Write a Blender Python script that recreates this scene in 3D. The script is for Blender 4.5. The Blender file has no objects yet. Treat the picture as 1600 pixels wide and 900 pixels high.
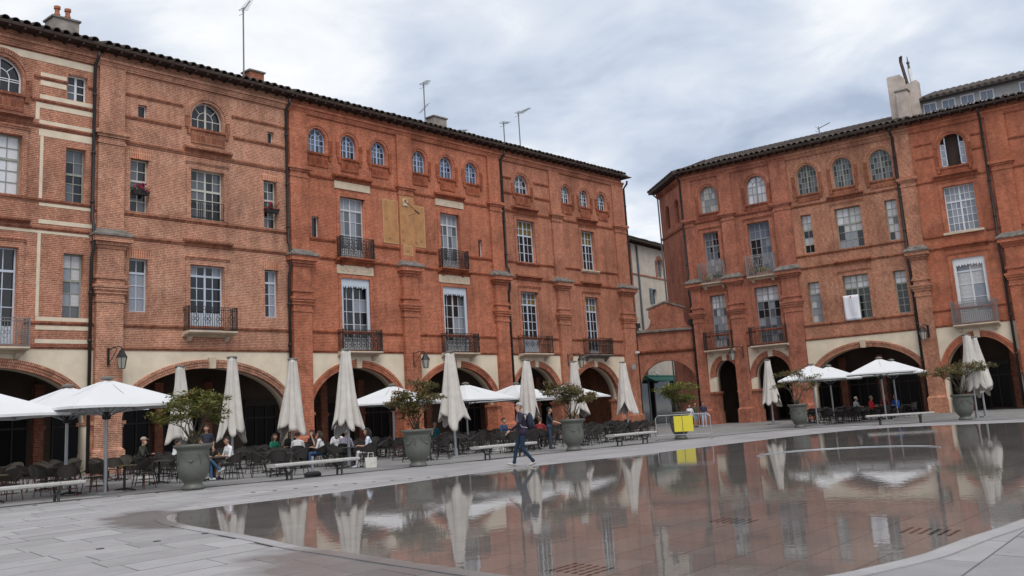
import bpy, bmesh, math, random
import numpy as np
from mathutils import Vector, Matrix
R_ = math.radians
rnd = random.Random(7)
sc = bpy.context.scene
col = sc.collection

# ------------------------------------------------------------------ camera
CAM_H, PITCH, ROLL, F_PX, CY = 1.4, R_(10.711), R_(-3.522), 1517.48, 366.7
cd = bpy.data.cameras.new('camera'); cam = bpy.data.objects.new('camera', cd); col.objects.link(cam)
cd.sensor_width = 36.0; cd.lens = F_PX / 1600 * 36; cd.shift_y = -(450 - CY) / 1600
cd.clip_start = 0.1; cd.clip_end = 3000
fw = Vector((0, math.cos(PITCH), math.sin(PITCH))); r0 = Vector((1, 0, 0)); u0 = Vector((0, -math.sin(PITCH), math.cos(PITCH)))
rr = r0 * math.cos(ROLL) + u0 * math.sin(ROLL); uu = u0 * math.cos(ROLL) - r0 * math.sin(ROLL)
M = Matrix((( rr.x, uu.x, -fw.x, 0), (rr.y, uu.y, -fw.y, 0), (rr.z, uu.z, -fw.z, CAM_H), (0, 0, 0, 1)))
cam.matrix_world = M
sc.camera = cam

# ------------------------------------------------------------------ light
SUN_EL, SUN_AZ = 52.0, 165.0        # degrees; azimuth measured clockwise from +Y (the camera looks along +Y)
sd = bpy.data.lights.new('sun', 'SUN'); sun = bpy.data.objects.new('sun', sd); col.objects.link(sun)
sd.energy = 1.5; sd.angle = R_(35); sd.color = (1.0, 0.955, 0.90)
sdir = Vector((math.sin(R_(SUN_AZ)) * math.cos(R_(SUN_EL)), math.cos(R_(SUN_AZ)) * math.cos(R_(SUN_EL)), math.sin(R_(SUN_EL))))
sun.rotation_euler = sdir.to_track_quat('Z', 'Y').to_euler(); sun.location = (0, -20, 60)

w = bpy.data.worlds.new('World'); sc.world = w; w.use_nodes = True
nt = w.node_tree; nt.nodes.clear()
def N(t, kind, **kw):
    n = t.nodes.new(kind)
    for k, v in kw.items():
        if k == 'inp':
            for a, b in v.items(): n.inputs[a].default_value = b
        else: setattr(n, k, v)
    return n
def ramp(t, stops):
    n = t.nodes.new('ShaderNodeValToRGB'); e = n.color_ramp.elements
    while len(e) < len(stops): e.new(0.5)
    for el, (p, c) in zip(e, stops): el.position = p; el.color = (*c, 1) if len(c) == 3 else c
    return n
sky = N(nt, 'ShaderNodeTexSky', sky_type='NISHITA', sun_disc=False, sun_elevation=R_(SUN_EL), sun_rotation=R_(SUN_AZ))
tc = N(nt, 'ShaderNodeTexCoord'); sep = N(nt, 'ShaderNodeSeparateXYZ'); nt.links.new(tc.outputs['Generated'], sep.inputs[0])
mz = N(nt, 'ShaderNodeMath', operation='MAXIMUM', inp={1: 0.0}); nt.links.new(sep.outputs['Z'], mz.inputs[0])
az_ = N(nt, 'ShaderNodeMath', operation='ADD', inp={1: 0.22}); nt.links.new(mz.outputs[0], az_.inputs[0])
dx = N(nt, 'ShaderNodeMath', operation='DIVIDE'); dy = N(nt, 'ShaderNodeMath', operation='DIVIDE')
nt.links.new(sep.outputs['X'], dx.inputs[0]); nt.links.new(az_.outputs[0], dx.inputs[1])
nt.links.new(sep.outputs['Y'], dy.inputs[0]); nt.links.new(az_.outputs[0], dy.inputs[1])
cmb = N(nt, 'ShaderNodeCombineXYZ', inp={2: 3.7}); nt.links.new(dx.outputs[0], cmb.inputs[0]); nt.links.new(dy.outputs[0], cmb.inputs[1])
n1 = N(nt, 'ShaderNodeTexNoise', inp={'Scale': 3.1, 'Detail': 9.0, 'Roughness': 0.55, 'Distortion': 0.5}); nt.links.new(cmb.outputs[0], n1.inputs['Vector'])
n2 = N(nt, 'ShaderNodeTexNoise', inp={'Scale': 1.35, 'Detail': 5.0, 'Roughness': 0.5}); nt.links.new(cmb.outputs[0], n2.inputs['Vector'])
ma = N(nt, 'ShaderNodeMath', operation='MULTIPLY_ADD', inp={1: 0.62}); nt.links.new(n2.outputs['Fac'], ma.inputs[0])
mb_ = N(nt, 'ShaderNodeMath', operation='MULTIPLY', inp={1: 0.38}); nt.links.new(n1.outputs['Fac'], mb_.inputs[0]); nt.links.new(mb_.outputs[0], ma.inputs[2])
cr = ramp(nt, [(0.36, (0.40, 0.47, 0.60)), (0.44, (0.57, 0.635, 0.75)), (0.50, (0.70, 0.75, 0.83)), (0.545, (0.86, 0.885, 0.92)), (0.61, (0.97, 0.975, 0.985))])
nt.links.new(ma.outputs[0], cr.inputs[0])
# clouds are emissive vapour lit from above: scaled to the physical brightness of the sky texture
csc = N(nt, 'ShaderNodeVectorMath', operation='SCALE', inp={'Scale': 9.5}); nt.links.new(cr.outputs[0], csc.inputs[0])
mx = N(nt, 'ShaderNodeMix', data_type='RGBA', inp={0: 0.93}); nt.links.new(sky.outputs[0], mx.inputs[6]); nt.links.new(csc.outputs[0], mx.inputs[7])
bg = N(nt, 'ShaderNodeBackground', inp={'Strength': 0.1}); nt.links.new(mx.outputs[2], bg.inputs[0])
wo = N(nt, 'ShaderNodeOutputWorld'); nt.links.new(bg.outputs[0], wo.inputs[0])

sc.view_settings.view_transform = 'Standard'; sc.view_settings.look = 'None'
sc.view_settings.exposure = 0.23; sc.view_settings.gamma = 1.0; sc.view_settings.use_curve_mapping = False
sc.cycles.use_denoising = True
sc.cycles.max_bounces = 6; sc.cycles.transparent_max_bounces = 8
sc.cycles.caustics_reflective = False; sc.cycles.caustics_refractive = False

# ------------------------------------------------------------------ materials
MATS = {}
def newmat(name):
    m = bpy.data.materials.new(name); m.use_nodes = True
    t = m.node_tree; b = t.nodes['Principled BSDF']; MATS[name] = m
    return m, t, b
def plain(name, c, rough=0.6, metal=0.0, var=0.12, scale=3.0, spec=0.4, bump=0.0, bscale=40.0):
    m, t, b = newmat(name)
    b.inputs['Roughness'].default_value = rough; b.inputs['Metallic'].default_value = metal; b.inputs['Specular IOR Level'].default_value = spec
    tc = N(t, 'ShaderNodeTexCoord')
    n = N(t, 'ShaderNodeTexNoise', inp={'Scale': scale, 'Detail': 6.0, 'Roughness': 0.6}); t.links.new(tc.outputs['Object'], n.inputs['Vector'])
    lo = tuple(x * (1 - var) for x in c); hi = tuple(min(1, x * (1 + var)) for x in c)
    r = ramp(t, [(0.3, lo), (0.7, hi)]); t.links.new(n.outputs['Fac'], r.inputs[0]); t.links.new(r.outputs[0], b.inputs['Base Color'])
    if bump:
        n2 = N(t, 'ShaderNodeTexNoise', inp={'Scale': bscale, 'Detail': 4.0}); t.links.new(tc.outputs['Object'], n2.inputs['Vector'])
        bp = N(t, 'ShaderNodeBump', inp={'Strength': bump, 'Distance': 0.02}); t.links.new(n2.outputs['Fac'], bp.inputs['Height']); t.links.new(bp.outputs[0], b.inputs['Normal'])
    return m
def brick(name, c1, c2, mortar, bw=0.36, rh=0.088, ms=0.015, uv=False, stain=0.30, rough=0.9, grain=0.42):
    m, t, b = newmat(name)
    tc = N(t, 'ShaderNodeTexCoord')
    if uv:
        vec = tc.outputs['UV']; posv = tc.outputs['Object']
    else:
        sp = N(t, 'ShaderNodeSeparateXYZ'); t.links.new(tc.outputs['Object'], sp.inputs[0])
        ad = N(t, 'ShaderNodeMath', operation='ADD'); t.links.new(sp.outputs[0], ad.inputs[0]); t.links.new(sp.outputs[1], ad.inputs[1])
        cb = N(t, 'ShaderNodeCombineXYZ'); t.links.new(ad.outputs[0], cb.inputs[0]); t.links.new(sp.outputs[2], cb.inputs[1])
        vec = cb.outputs[0]; posv = tc.outputs['Object']
    # slightly wavy courses
    nz = N(t, 'ShaderNodeTexNoise', inp={'Scale': 0.7, 'Detail': 2.0}); t.links.new(vec, nz.inputs['Vector'])
    mixv = N(t, 'ShaderNodeVectorMath', operation='MULTIPLY_ADD', inp={1: (0.06, 0.05, 0)}); t.links.new(nz.outputs['Color'], mixv.inputs[0]); t.links.new(vec, mixv.inputs[2])
    sp2 = N(t, 'ShaderNodeSeparateXYZ'); t.links.new(mixv.outputs[0], sp2.inputs[0])
    rw = N(t, 'ShaderNodeMath', operation='DIVIDE', inp={1: rh}); t.links.new(sp2.outputs[1], rw.inputs[0])
    fl = N(t, 'ShaderNodeMath', operation='FLOOR'); t.links.new(rw.outputs[0], fl.inputs[0])
    wn_ = N(t, 'ShaderNodeTexWhiteNoise', noise_dimensions='1D'); t.links.new(fl.outputs[0], wn_.inputs['W'])
    sx_ = N(t, 'ShaderNodeMath', operation='MULTIPLY_ADD', inp={1: bw}); t.links.new(wn_.outputs['Value'], sx_.inputs[0]); t.links.new(sp2.outputs[0], sx_.inputs[2])
    cb2 = N(t, 'ShaderNodeCombineXYZ'); t.links.new(sx_.outputs[0], cb2.inputs[0]); t.links.new(sp2.outputs[1], cb2.inputs[1]); mixv = cb2
    bt = N(t, 'ShaderNodeTexBrick', offset=0.0, inp={'Scale': 1.0, 'Mortar Size': ms, 'Mortar Smooth': 0.25, 'Bias': 0.0, 'Brick Width': bw, 'Row Height': rh,
        'Color1': (*c1, 1), 'Color2': (*c2, 1), 'Mortar': (*mortar, 1)})
    t.links.new(mixv.outputs[0], bt.inputs['Vector'])
    # patches where the mortar is smeared over, and darker/sootier patches
    n1 = N(t, 'ShaderNodeTexNoise', inp={'Scale': 0.33, 'Detail': 7.0, 'Roughness': 0.62}); t.links.new(posv, n1.inputs['Vector'])
    r1 = ramp(t, [(0.34, (1 - stain,) * 3), (0.5, (1.0, 1.0, 1.0)), (0.68, (1 + stain * .55, 1 + stain * .5, 1 + stain * .5))]); t.links.new(n1.outputs['Fac'], r1.inputs[0])
    mu = N(t, 'ShaderNodeMix', data_type='RGBA', blend_type='MULTIPLY', inp={0: 1.0}); t.links.new(bt.outputs['Color'], mu.inputs[6]); t.links.new(r1.outputs[0], mu.inputs[7])
    n2 = N(t, 'ShaderNodeTexNoise', inp={'Scale': 2.6, 'Detail': 5.0, 'Roughness': 0.7}); t.links.new(posv, n2.inputs['Vector'])
    r2 = ramp(t, [(0.3, (0.80, 0.78, 0.78)), (0.7, (1.18, 1.16, 1.14))]); t.links.new(n2.outputs['Fac'], r2.inputs[0])
    mu2 = N(t, 'ShaderNodeMix', data_type='RGBA', blend_type='MULTIPLY', inp={0: 1.0}); t.links.new(mu.outputs[2], mu2.inputs[6]); t.links.new(r2.outputs[0], mu2.inputs[7])
    mpb = N(t, 'ShaderNodeMapping', inp={'Scale': (4.2, 4.2, 15.0)}); t.links.new(posv, mpb.inputs[0])
    n4 = N(t, 'ShaderNodeTexNoise', inp={'Scale': 1.0, 'Detail': 3.0, 'Roughness': 0.6}); t.links.new(mpb.outputs[0], n4.inputs['Vector'])
    r4 = ramp(t, [(0.36, (0.66, 0.62, 0.60)), (0.5, (1, 1, 1)), (0.66, (1.28, 1.32, 1.36))]); t.links.new(n4.outputs['Fac'], r4.inputs[0])
    mu4 = N(t, 'ShaderNodeMix', data_type='RGBA', blend_type='MULTIPLY', inp={0: grain}); t.links.new(mu2.outputs[2], mu4.inputs[6]); t.links.new(r4.outputs[0], mu4.inputs[7]); mu2 = mu4
    n5 = N(t, 'ShaderNodeTexNoise', inp={'Scale': 0.42, 'Detail': 3.0, 'Roughness': 0.45, 'Distortion': 0.6}); mp5 = N(t, 'ShaderNodeMapping', inp={'Location': (13.1, 4.2, 7.7), 'Scale': (1, 1, 1.5)}); t.links.new(posv, mp5.inputs[0]); t.links.new(mp5.outputs[0], n5.inputs['Vector'])
    r5 = ramp(t, [(0.36, (0.78, 0.76, 0.80)), (0.385, (1, 1, 1)), (0.60, (1, 1, 1)), (0.63, (1.14, 1.24, 1.30))]); t.links.new(n5.outputs['Fac'], r5.inputs[0])
    mu5 = N(t, 'ShaderNodeMix', data_type='RGBA', blend_type='MULTIPLY', inp={0: 0.5}); t.links.new(mu2.outputs[2], mu5.inputs[6]); t.links.new(r5.outputs[0], mu5.inputs[7]); mu2 = mu5
    # vertical rain streaks
    mp = N(t, 'ShaderNodeMapping', inp={'Scale': (1.6, 1.6, 0.09)}); t.links.new(posv, mp.inputs[0])
    n3 = N(t, 'ShaderNodeTexNoise', inp={'Scale': 1.0, 'Detail': 6.0, 'Roughness': 0.6}); t.links.new(mp.outputs[0], n3.inputs['Vector'])
    r3 = ramp(t, [(0.32, (0.74, 0.72, 0.72)), (0.52, (1, 1, 1)), (0.75, (1.08, 1.06, 1.04))]); t.links.new(n3.outputs['Fac'], r3.inputs[0])
    mu3 = N(t, 'ShaderNodeMix', data_type='RGBA', blend_type='MULTIPLY', inp={0: 0.8}); t.links.new(mu2.outputs[2], mu3.inputs[6]); t.links.new(r3.outputs[0], mu3.inputs[7])
    t.links.new(mu3.outputs[2], b.inputs['Base Color'])
    b.inputs['Roughness'].default_value = rough; b.inputs['Specular IOR Level'].default_value = 0.2
    bp = N(t, 'ShaderNodeBump', inp={'Strength': 0.5, 'Distance': 0.015}); bp.invert = True
    t.links.new(bt.outputs['Fac'], bp.inputs['Height']); t.links.new(bp.outputs[0], b.inputs['Normal'])
    return m

BR = {}
# body colour pairs and mortar per house
for k, c1, c2, mo in (('salmon', (.43, .165, .10), (.33, .115, .07), (.56, .34, .24)),
                      ('tan', (.45, .185, .11), (.35, .13, .078), (.62, .40, .29)),
                      ('red', (.46, .138, .068), (.35, .092, .047), (.54, .25, .165)),
                      ('mixed', (.43, .140, .076), (.32, .098, .054), (.54, .29, .20)),
                      ('deep', (.40, .126, .074), (.31, .094, .058), (.50, .26, .18)),
                      ('weathered', (.42, .16, .09), (.33, .115, .065), (.58, .36, .25)),
                      ('orange', (.45, .146, .080), (.37, .114, .064), (.50, .20, .12)),
                      ('gate', (.33, .105, .062), (.25, .075, .045), (.42, .22, .15))):
    c1, c2, mo = (tuple(x * k_ for x, k_ in zip(q, (.94, .97, .98))) for q in (c1, c2, mo))
    BR[k] = brick('brick_' + k, c1, c2, mo)
    BR[k + '_uv'] = brick('brick_arch_' + k, c1, c2, mo, uv=True)
    BR[k + '_mould'] = brick('brick_mould_' + k, tuple(x * .78 for x in c1), tuple(x * .68 for x in c2), tuple(.35 * a + .45 * b for a, b in zip(c1, mo)), bw=0.32, rh=0.4, ms=0.012)
plaster = plain('cream_plaster', (.68, .585, .45), .9, var=.16, scale=.7, bump=.2, bscale=9)
cream = plain('cream_limewash', (.66, .56, .43), .9, var=.14, scale=1.5)
lead = plain('lead_sheet', (.165, .15, .135), .9, var=.5, scale=3.5, bump=.6, bscale=8)
stone = plain('pale_stone', (.55, .45, .34), .85, var=.18, scale=2.0, bump=.3, bscale=14)
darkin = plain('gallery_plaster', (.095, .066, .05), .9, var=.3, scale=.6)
darkwood = plain('dark_joinery', (.035, .025, .02), .6)
sashes = {'grey': plain('sash_grey', (.50, .52, .54), .5, var=.06), 'cream': plain('sash_cream', (.50, .49, .44), .5, var=.08),
          'blue': plain('sash_lavender', (.36, .46, .66), .5, var=.05), 'pale': plain('sash_pale_blue', (.50, .56, .64), .5, var=.06),
          'olive': plain('sash_olive', (.27, .28, .24), .6, var=.1), 'white': plain('sash_white', (.66, .68, .70), .5, var=.05),
          'slate': plain('sash_slate', (.24, .26, .28), .6, var=.1)}
def glass(name, c, rough=.06, spec=.55):
    m, t, b = newmat(name); b.inputs['Base Color'].default_value = (*c, 1); b.inputs['Roughness'].default_value = rough
    b.inputs['Specular IOR Level'].default_value = spec
    tc = N(t, 'ShaderNodeTexCoord'); n = N(t, 'ShaderNodeTexNoise', inp={'Scale': .9, 'Detail': 2.0}); t.links.new(tc.outputs['Object'], n.inputs['Vector'])
    bp = N(t, 'ShaderNodeBump', inp={'Strength': .05, 'Distance': .05}); t.links.new(n.outputs['Fac'], bp.inputs['Height']); t.links.new(bp.outputs[0], b.inputs['Normal'])
    return m
PANE = {'d': glass('pane_dark', (.014, .016, .019)), 'g': glass('pane_sheen', (.10, .112, .13)), 'c': plain('pane_net_curtain', (.47, .47, .48), .25, var=.2, scale=6, spec=.6),  # 'g' panes: bluish sky reflection put into the base colour
        'p': plain('pane_backed_grey', (.24, .26, .30), .2, var=.15, scale=3, spec=.6), 'y': glass('pane_amber', (.16, .115, .03)), 'b': glass('pane_sky_sheen', (.13, .16, .21), .04, .8),  # 'b' panes: blue base colour paints in the reflected sky
        'w': plain('pane_white_blind', (.62, .63, .66), .25, var=.12, scale=4, spec=.6)}
shopglass = glass('shop_glass', (.006, .006, .007), .35, .15)
iron = plain('wrought_iron', (.028, .026, .026), .55, metal=.2)
irongrey = plain('iron_grey', (.20, .20, .20), .5, metal=.3)
pipe_m = plain('drainpipe_brown', (.022, .019, .020), .5)
tile_m = plain('roof_tile_clay', (.068, .052, .043), .9, var=.6, scale=3.5)
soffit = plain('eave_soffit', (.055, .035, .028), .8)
render_w = plain('rendered_white', (.47, .415, .35), .9, var=.15, scale=1.1)
render_c = plain('chimney_render', (.50, .43, .38), .9, var=.25, scale=1.3, bump=.3, bscale=6)
terracotta = plain('terracotta', (.35, .13, .07), .8)
canvas = plain('parasol_canvas_greige', (.53, .495, .455), .9, var=.12, scale=2.2, bump=.25, bscale=5)
canvas_w = plain('parasol_canvas_white', (.65, .655, .665), .85, var=.04, scale=1.0)
alu = plain('grey_aluminium', (.34, .35, .36), .35, metal=.6)
wicker = plain('dark_wicker', (.030, .026, .024), .7, var=.4, scale=60, bump=.6, bscale=90)
wickerl = plain('brown_wicker', (.055, .045, .035), .7, var=.4, scale=60, bump=.6, bscale=90)
rattan = plain('rattan_cane', (.10, .035, .020), .45)
tabtop = plain('table_top_dark', (.06, .058, .056), .35)
tabtopg = plain('table_top_olive', (.16, .15, .085), .4)
urn_m = plain('urn_glaze', (.115, .120, .105), .45, var=.12, scale=3, bump=.15, bscale=6)
soil = plain('soil', (.03, .022, .016), .95)
bark = plain('bark', (.10, .082, .06), .9)
granite = plain('granite_bench', (.42, .41, .39), .7, var=.15, scale=8)
benchmetal = plain('bench_leg_metal', (.055, .055, .052), .5, metal=.3)
yellow = plain('yellow_panel', (.70, .60, .05), .5, var=.05)
galv = plain('galvanised_steel', (.42, .43, .44), .4, metal=.7)
ochre = plain('sundial_ochre', (.42, .215, .095), .9, var=.2, scale=1.8)
ochrel = plain('sundial_border', (.52, .34, .17), .9)
paper_m = plain('white_sheet', (.74, .75, .80), .7, var=.03)
green_aw = plain('awning_green', (.012, .085, .065), .8)
lampglass = glass('lantern_glass', (.35, .34, .30), .15)
white_p = plain('white_plastic', (.7, .7, .7), .4)

def leafmat(name, cg, cr_):
    m, t, b = newmat(name)
    tc = N(t, 'ShaderNodeTexCoord'); n = N(t, 'ShaderNodeTexNoise', inp={'Scale': 2.3, 'Detail': 3.0}); t.links.new(tc.outputs['Object'], n.inputs['Vector'])
    n2 = N(t, 'ShaderNodeTexWhiteNoise'); sn = N(t, 'ShaderNodeVectorMath', operation='SNAP', inp={1: (.06, .06, .06)}); t.links.new(tc.outputs['Object'], sn.inputs[0]); t.links.new(sn.outputs[0], n2.inputs['Vector'])
    ad = N(t, 'ShaderNodeMath', operation='MULTIPLY_ADD', inp={1: .35}); t.links.new(n2.outputs['Value'], ad.inputs[0]); t.links.new(n.outputs['Fac'], ad.inputs[2])
    r = ramp(t, [(.42, tuple(x * .6 for x in cg)), (.62, cg), (.74, tuple(x * 1.4 for x in cg)), (.92, cr_)]); t.links.new(ad.outputs[0], r.inputs[0]); t.links.new(r.outputs[0], b.inputs['Base Color'])
    b.inputs['Roughness'].default_value = .55
    tr = N(t, 'ShaderNodeBsdfTranslucent'); t.links.new(r.outputs[0], tr.inputs[0])
    ms = N(t, 'ShaderNodeMixShader', inp={0: .3}); t.links.new(b.outputs[0], ms.inputs[1]); t.links.new(tr.outputs[0], ms.inputs[2])
    t.links.new(ms.outputs[0], t.nodes['Material Output'].inputs[0])
    return m
leaf_g = leafmat('leaves_olive', (.125, .135, .030), (.20, .11, .035))
leaf_r = leafmat('leaves_bronze', (.115, .105, .035), (.21, .085, .04))
leaf_y = leafmat('leaves_yellow_green', (.145, .155, .028), (.19, .15, .035))
flower = plain('magenta_petals', (.24, .012, .055), .6, var=.4, scale=30)
leafp = plain('balcony_greenery', (.07, .16, .02), .6, var=.5, scale=14)
leafyel = plain('balcony_yellow_flowers', (.38, .36, .03), .6, var=.4, scale=25)

# ------------------------------------------------------------------ mesh helpers
class MB:
    def __init__(s, ox=0.0): s.v = []; s.f = []; s.uv = {}; s.ox = ox; s.mi = {}; s.cm = 0
    def add(s, vs, fs):
        o = len(s.v); s.v += [tuple(p) for p in vs]
        for f in fs:
            s.f.append(tuple(i + o for i in f))
            if s.cm: s.mi[len(s.f) - 1] = s.cm
        return s
    def box(s, x0, x1, y0, y1, z0, z1):
        return s.add([(x0, y0, z0), (x1, y0, z0), (x1, y1, z0), (x0, y1, z0), (x0, y0, z1), (x1, y0, z1), (x1, y1, z1), (x0, y1, z1)],
              [(0, 3, 2, 1), (4, 5, 6, 7), (0, 1, 5, 4), (1, 2, 6, 5), (2, 3, 7, 6), (3, 0, 4, 7)])
    def frustum(s, a, z0, b, z1):           # a, b = (x0,x1,y0,y1) rectangles
        q = lambda r, z: [(r[0], r[2], z), (r[1], r[2], z), (r[1], r[3], z), (r[0], r[3], z)]
        return s.add(q(a, z0) + q(b, z1), [(0, 3, 2, 1), (4, 5, 6, 7), (0, 1, 5, 4), (1, 2, 6, 5), (2, 3, 7, 6), (3, 0, 4, 7)])
    def prism_x(s, prof, x0, x1):           # prof [(y,z)]
        n = len(prof)
        return s.add([(x0, y, z) for y, z in prof] + [(x1, y, z) for y, z in prof],
              [tuple(range(n - 1, -1, -1)), tuple(range(n, 2 * n))] + [(i, (i + 1) % n, n + (i + 1) % n, n + i) for i in range(n)])
    def prism_y(s, poly, y0, y1):           # poly [(x,z)]
        n = len(poly)
        return s.add([(x, y0, z) for x, z in poly] + [(x, y1, z) for x, z in poly],
              [tuple(range(n)), tuple(range(2 * n - 1, n - 1, -1))] + [(i, n + i, n + (i + 1) % n, (i + 1) % n) for i in range(n)])
    def prism_z(s, poly, z0, z1):
        n = len(poly)
        return s.add([(x, y, z0) for x, y in poly] + [(x, y, z1) for x, y in poly],
              [tuple(range(n - 1, -1, -1)), tuple(range(n, 2 * n))] + [(i, (i + 1) % n, n + (i + 1) % n, n + i) for i in range(n)])
    def tube(s, pts, r, n=6, caps=True):
        pts = [Vector(p) for p in pts]; m = len(pts); rs = r if isinstance(r, (list, tuple)) else [r] * m
        vs = []; prev = None
        for i, p in enumerate(pts):
            d = (pts[min(i + 1, m - 1)] - pts[max(i - 1, 0)]).normalized()
            if prev is None: a = d.orthogonal().normalized()
            else:
                a = prev - d * prev.dot(d)
                a = a.normalized() if a.length > 1e-6 else d.orthogonal().normalized()
            prev = a; b = d.cross(a)
            vs += [p + (a * math.cos(2 * math.pi * k / n) + b * math.sin(2 * math.pi * k / n)) * rs[i] for k in range(n)]
        fs = [(i * n + k, i * n + (k + 1) % n, (i + 1) * n + (k + 1) % n, (i + 1) * n + k) for i in range(m - 1) for k in range(n)]
        if caps: fs += [tuple(range(n - 1, -1, -1)), tuple(range((m - 1) * n, m * n))]
        return s.add(vs, fs)
    def lathe(s, prof, n=24, c=(0, 0, 0)):
        vs = [(c[0] + r * math.cos(2 * math.pi * k / n), c[1] + r * math.sin(2 * math.pi * k / n), c[2] + z) for r, z in prof for k in range(n)]
        m = len(prof)
        fs = [(i * n + k, i * n + (k + 1) % n, (i + 1) * n + (k + 1) % n, (i + 1) * n + k) for i in range(m - 1) for k in range(n)]
        fs += [tuple(range(n - 1, -1, -1)), tuple(range((m - 1) * n, m * n))]
        return s.add(vs, fs)
    def ball(s, c, r, nu=10, nv=7, sx=1, sy=1, sz=1):
        prof = [(max(1e-4, r * math.sin(math.pi * i / nv)), -r * math.cos(math.pi * i / nv)) for i in range(nv + 1)]
        o = len(s.v); s.lathe(prof, nu)
        for i in range(o, len(s.v)):
            x, y, z = s.v[i]; s.v[i] = (c[0] + x * sx, c[1] + y * sy, c[2] + z * sz)
        return s
    def arc(s, cx, cz, a, b, prof, n=28, t0=0.0, t1=math.pi):   # archivolt: prof [(dr, y)] closed, swept along an ellipse in the xz plane
        m = len(prof); vs = []; o = len(s.v); L = 0; Ls = []
        last = None
        for i in range(n + 1):
            t = t0 + (t1 - t0) * i / n
            for dr, y in prof: vs.append((cx + (a + dr) * math.cos(t), y, cz + (b + dr) * math.sin(t)))
            q = (a * math.cos(t), b * math.sin(t))
            if last: L += math.hypot(q[0] - last[0], q[1] - last[1])
            last = q; Ls.append(L)
        s.v += vs
        for i in range(n):
            for k in range(m):
                k2 = (k + 1) % m
                s.f.append((o + i * m + k, o + i * m + k2, o + (i + 1) * m + k2, o + (i + 1) * m + k))
                g = lambda ii, kk: (prof[kk][0] + prof[kk][1], Ls[ii])
                s.uv[len(s.f) - 1] = [g(i, k), g(i, k2), g(i + 1, k2), g(i + 1, k)]
        s.f.append(tuple(o + k for k in range(m - 1, -1, -1))); s.f.append(tuple(o + n * m + k for k in range(m)))
        return s
    def mesh(s, name, mats, smooth=False, recalc=True):
        me = bpy.data.meshes.new(name)
        me.from_pydata([(x - s.ox, y, z) for x, y, z in s.v], [], s.f)
        for m in (mats if isinstance(mats, (list, tuple)) else [mats]): me.materials.append(m)
        if s.mi:
            for i, k in s.mi.items(): me.polygons[i].material_index = k
        if s.uv:
            ul = me.uv_layers.new(name='UVMap')
            for i, u in s.uv.items():
                for li, q in zip(me.polygons[i].loop_indices, u): ul.data[li].uv = q
        if recalc:
            bm = bmesh.new(); bm.from_mesh(me); bmesh.ops.recalc_face_normals(bm, faces=bm.faces); bm.to_mesh(me); bm.free()
        if smooth: me.polygons.foreach_set('use_smooth', [True] * len(me.polygons))
        me.update(); return me
    def build(s, name, mats, parent=None, smooth=False, recalc=True):
        return link(name, s.mesh(name, mats, smooth, recalc), parent)
def link(name, me, parent=None):
    o = bpy.data.objects.new(name, me); col.objects.link(o)
    if parent: o.parent = parent
    return o
def tag(o, label=None, cat=None, group=None, kind=None):
    if label: o['label'] = label
    if cat: o['category'] = cat
    if group: o['group'] = group
    if kind: o['kind'] = kind
    return o
def empty(name, loc=(0, 0, 0), rz=0.0, label=None, cat=None, group=None):
    o = bpy.data.objects.new(name, None); col.objects.link(o); o.location = loc; o.rotation_euler = (0, 0, rz); o.empty_display_size = .3
    return tag(o, label, cat, group)
def copy_tree(o, parent=None):
    c = o.copy(); col.objects.link(c); c.parent = parent
    for ch in o.children: copy_tree(ch, c)
    return c

# frames of the two facades of the square (x along the wall, +y into the wall, s = 0 at the foot of the camera)
AZL, DL = R_(49.00669), 45.8767
AZR, DR = R_(-37.48921), 72.2998
FR = {'L': (AZL, Vector((-math.sin(AZL), math.cos(AZL), 0)) * DL), 'R': (AZR, Vector((-math.sin(AZR), math.cos(AZR), 0)) * DR)}
def wpt(fr, s, y, z=0.0):
    az, o = FR[fr]
    return Vector((o.x + s * math.cos(az) - y * math.sin(az), o.y + s * math.sin(az) + y * math.cos(az), z))

# ------------------------------------------------------------------ ground, paving, water
def ground_mat(name, c, wet=False, jw=.010):
    m, t, b = newmat(name)
    tc = N(t, 'ShaderNodeTexCoord'); mp = N(t, 'ShaderNodeMapping', inp={'Rotation': (0, 0, R_(-52))}); t.links.new(tc.outputs['Object'], mp.inputs[0])
    bt = N(t, 'ShaderNodeTexBrick', offset=.37, inp={'Scale': 1.0, 'Mortar Size': jw, 'Mortar Smooth': .3, 'Brick Width': 1.25, 'Row Height': .62,
        'Color1': (*[x * 1.10 for x in c], 1), 'Color2': (*[x * .90 for x in c], 1), 'Mortar': (*[x * .45 for x in c], 1)}); t.links.new(mp.outputs[0], bt.inputs['Vector'])
    n = N(t, 'ShaderNodeTexNoise', inp={'Scale': .35, 'Detail': 8.0, 'Roughness': .65}); t.links.new(tc.outputs['Object'], n.inputs['Vector'])
    r = ramp(t, [(.3, (.80, .80, .79)), (.7, (1.14, 1.14, 1.15))]); t.links.new(n.outputs['Fac'], r.inputs[0])
    mu = N(t, 'ShaderNodeMix', data_type='RGBA', blend_type='MULTIPLY', inp={0: 1.0}); t.links.new(bt.outputs['Color'], mu.inputs[6]); t.links.new(r.outputs[0], mu.inputs[7])
    n2 = N(t, 'ShaderNodeTexNoise', inp={'Scale': 60.0, 'Detail': 3.0}); t.links.new(tc.outputs['Object'], n2.inputs['Vector'])
    r2 = ramp(t, [(.3, (.88, .88, .88)), (.7, (1.1, 1.1, 1.1))]); t.links.new(n2.outputs['Fac'], r2.inputs[0])
    mu2 = N(t, 'ShaderNodeMix', data_type='RGBA', blend_type='MULTIPLY', inp={0: 1.0}); t.links.new(mu.outputs[2], mu2.inputs[6]); t.links.new(r2.outputs[0], mu2.inputs[7])
    t.links.new(mu2.outputs[2], b.inputs['Base Color']); b.inputs['Roughness'].default_value = .75; b.inputs['Specular IOR Level'].default_value = .3
    return m
PAVE = (.312, .300, .301)
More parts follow.
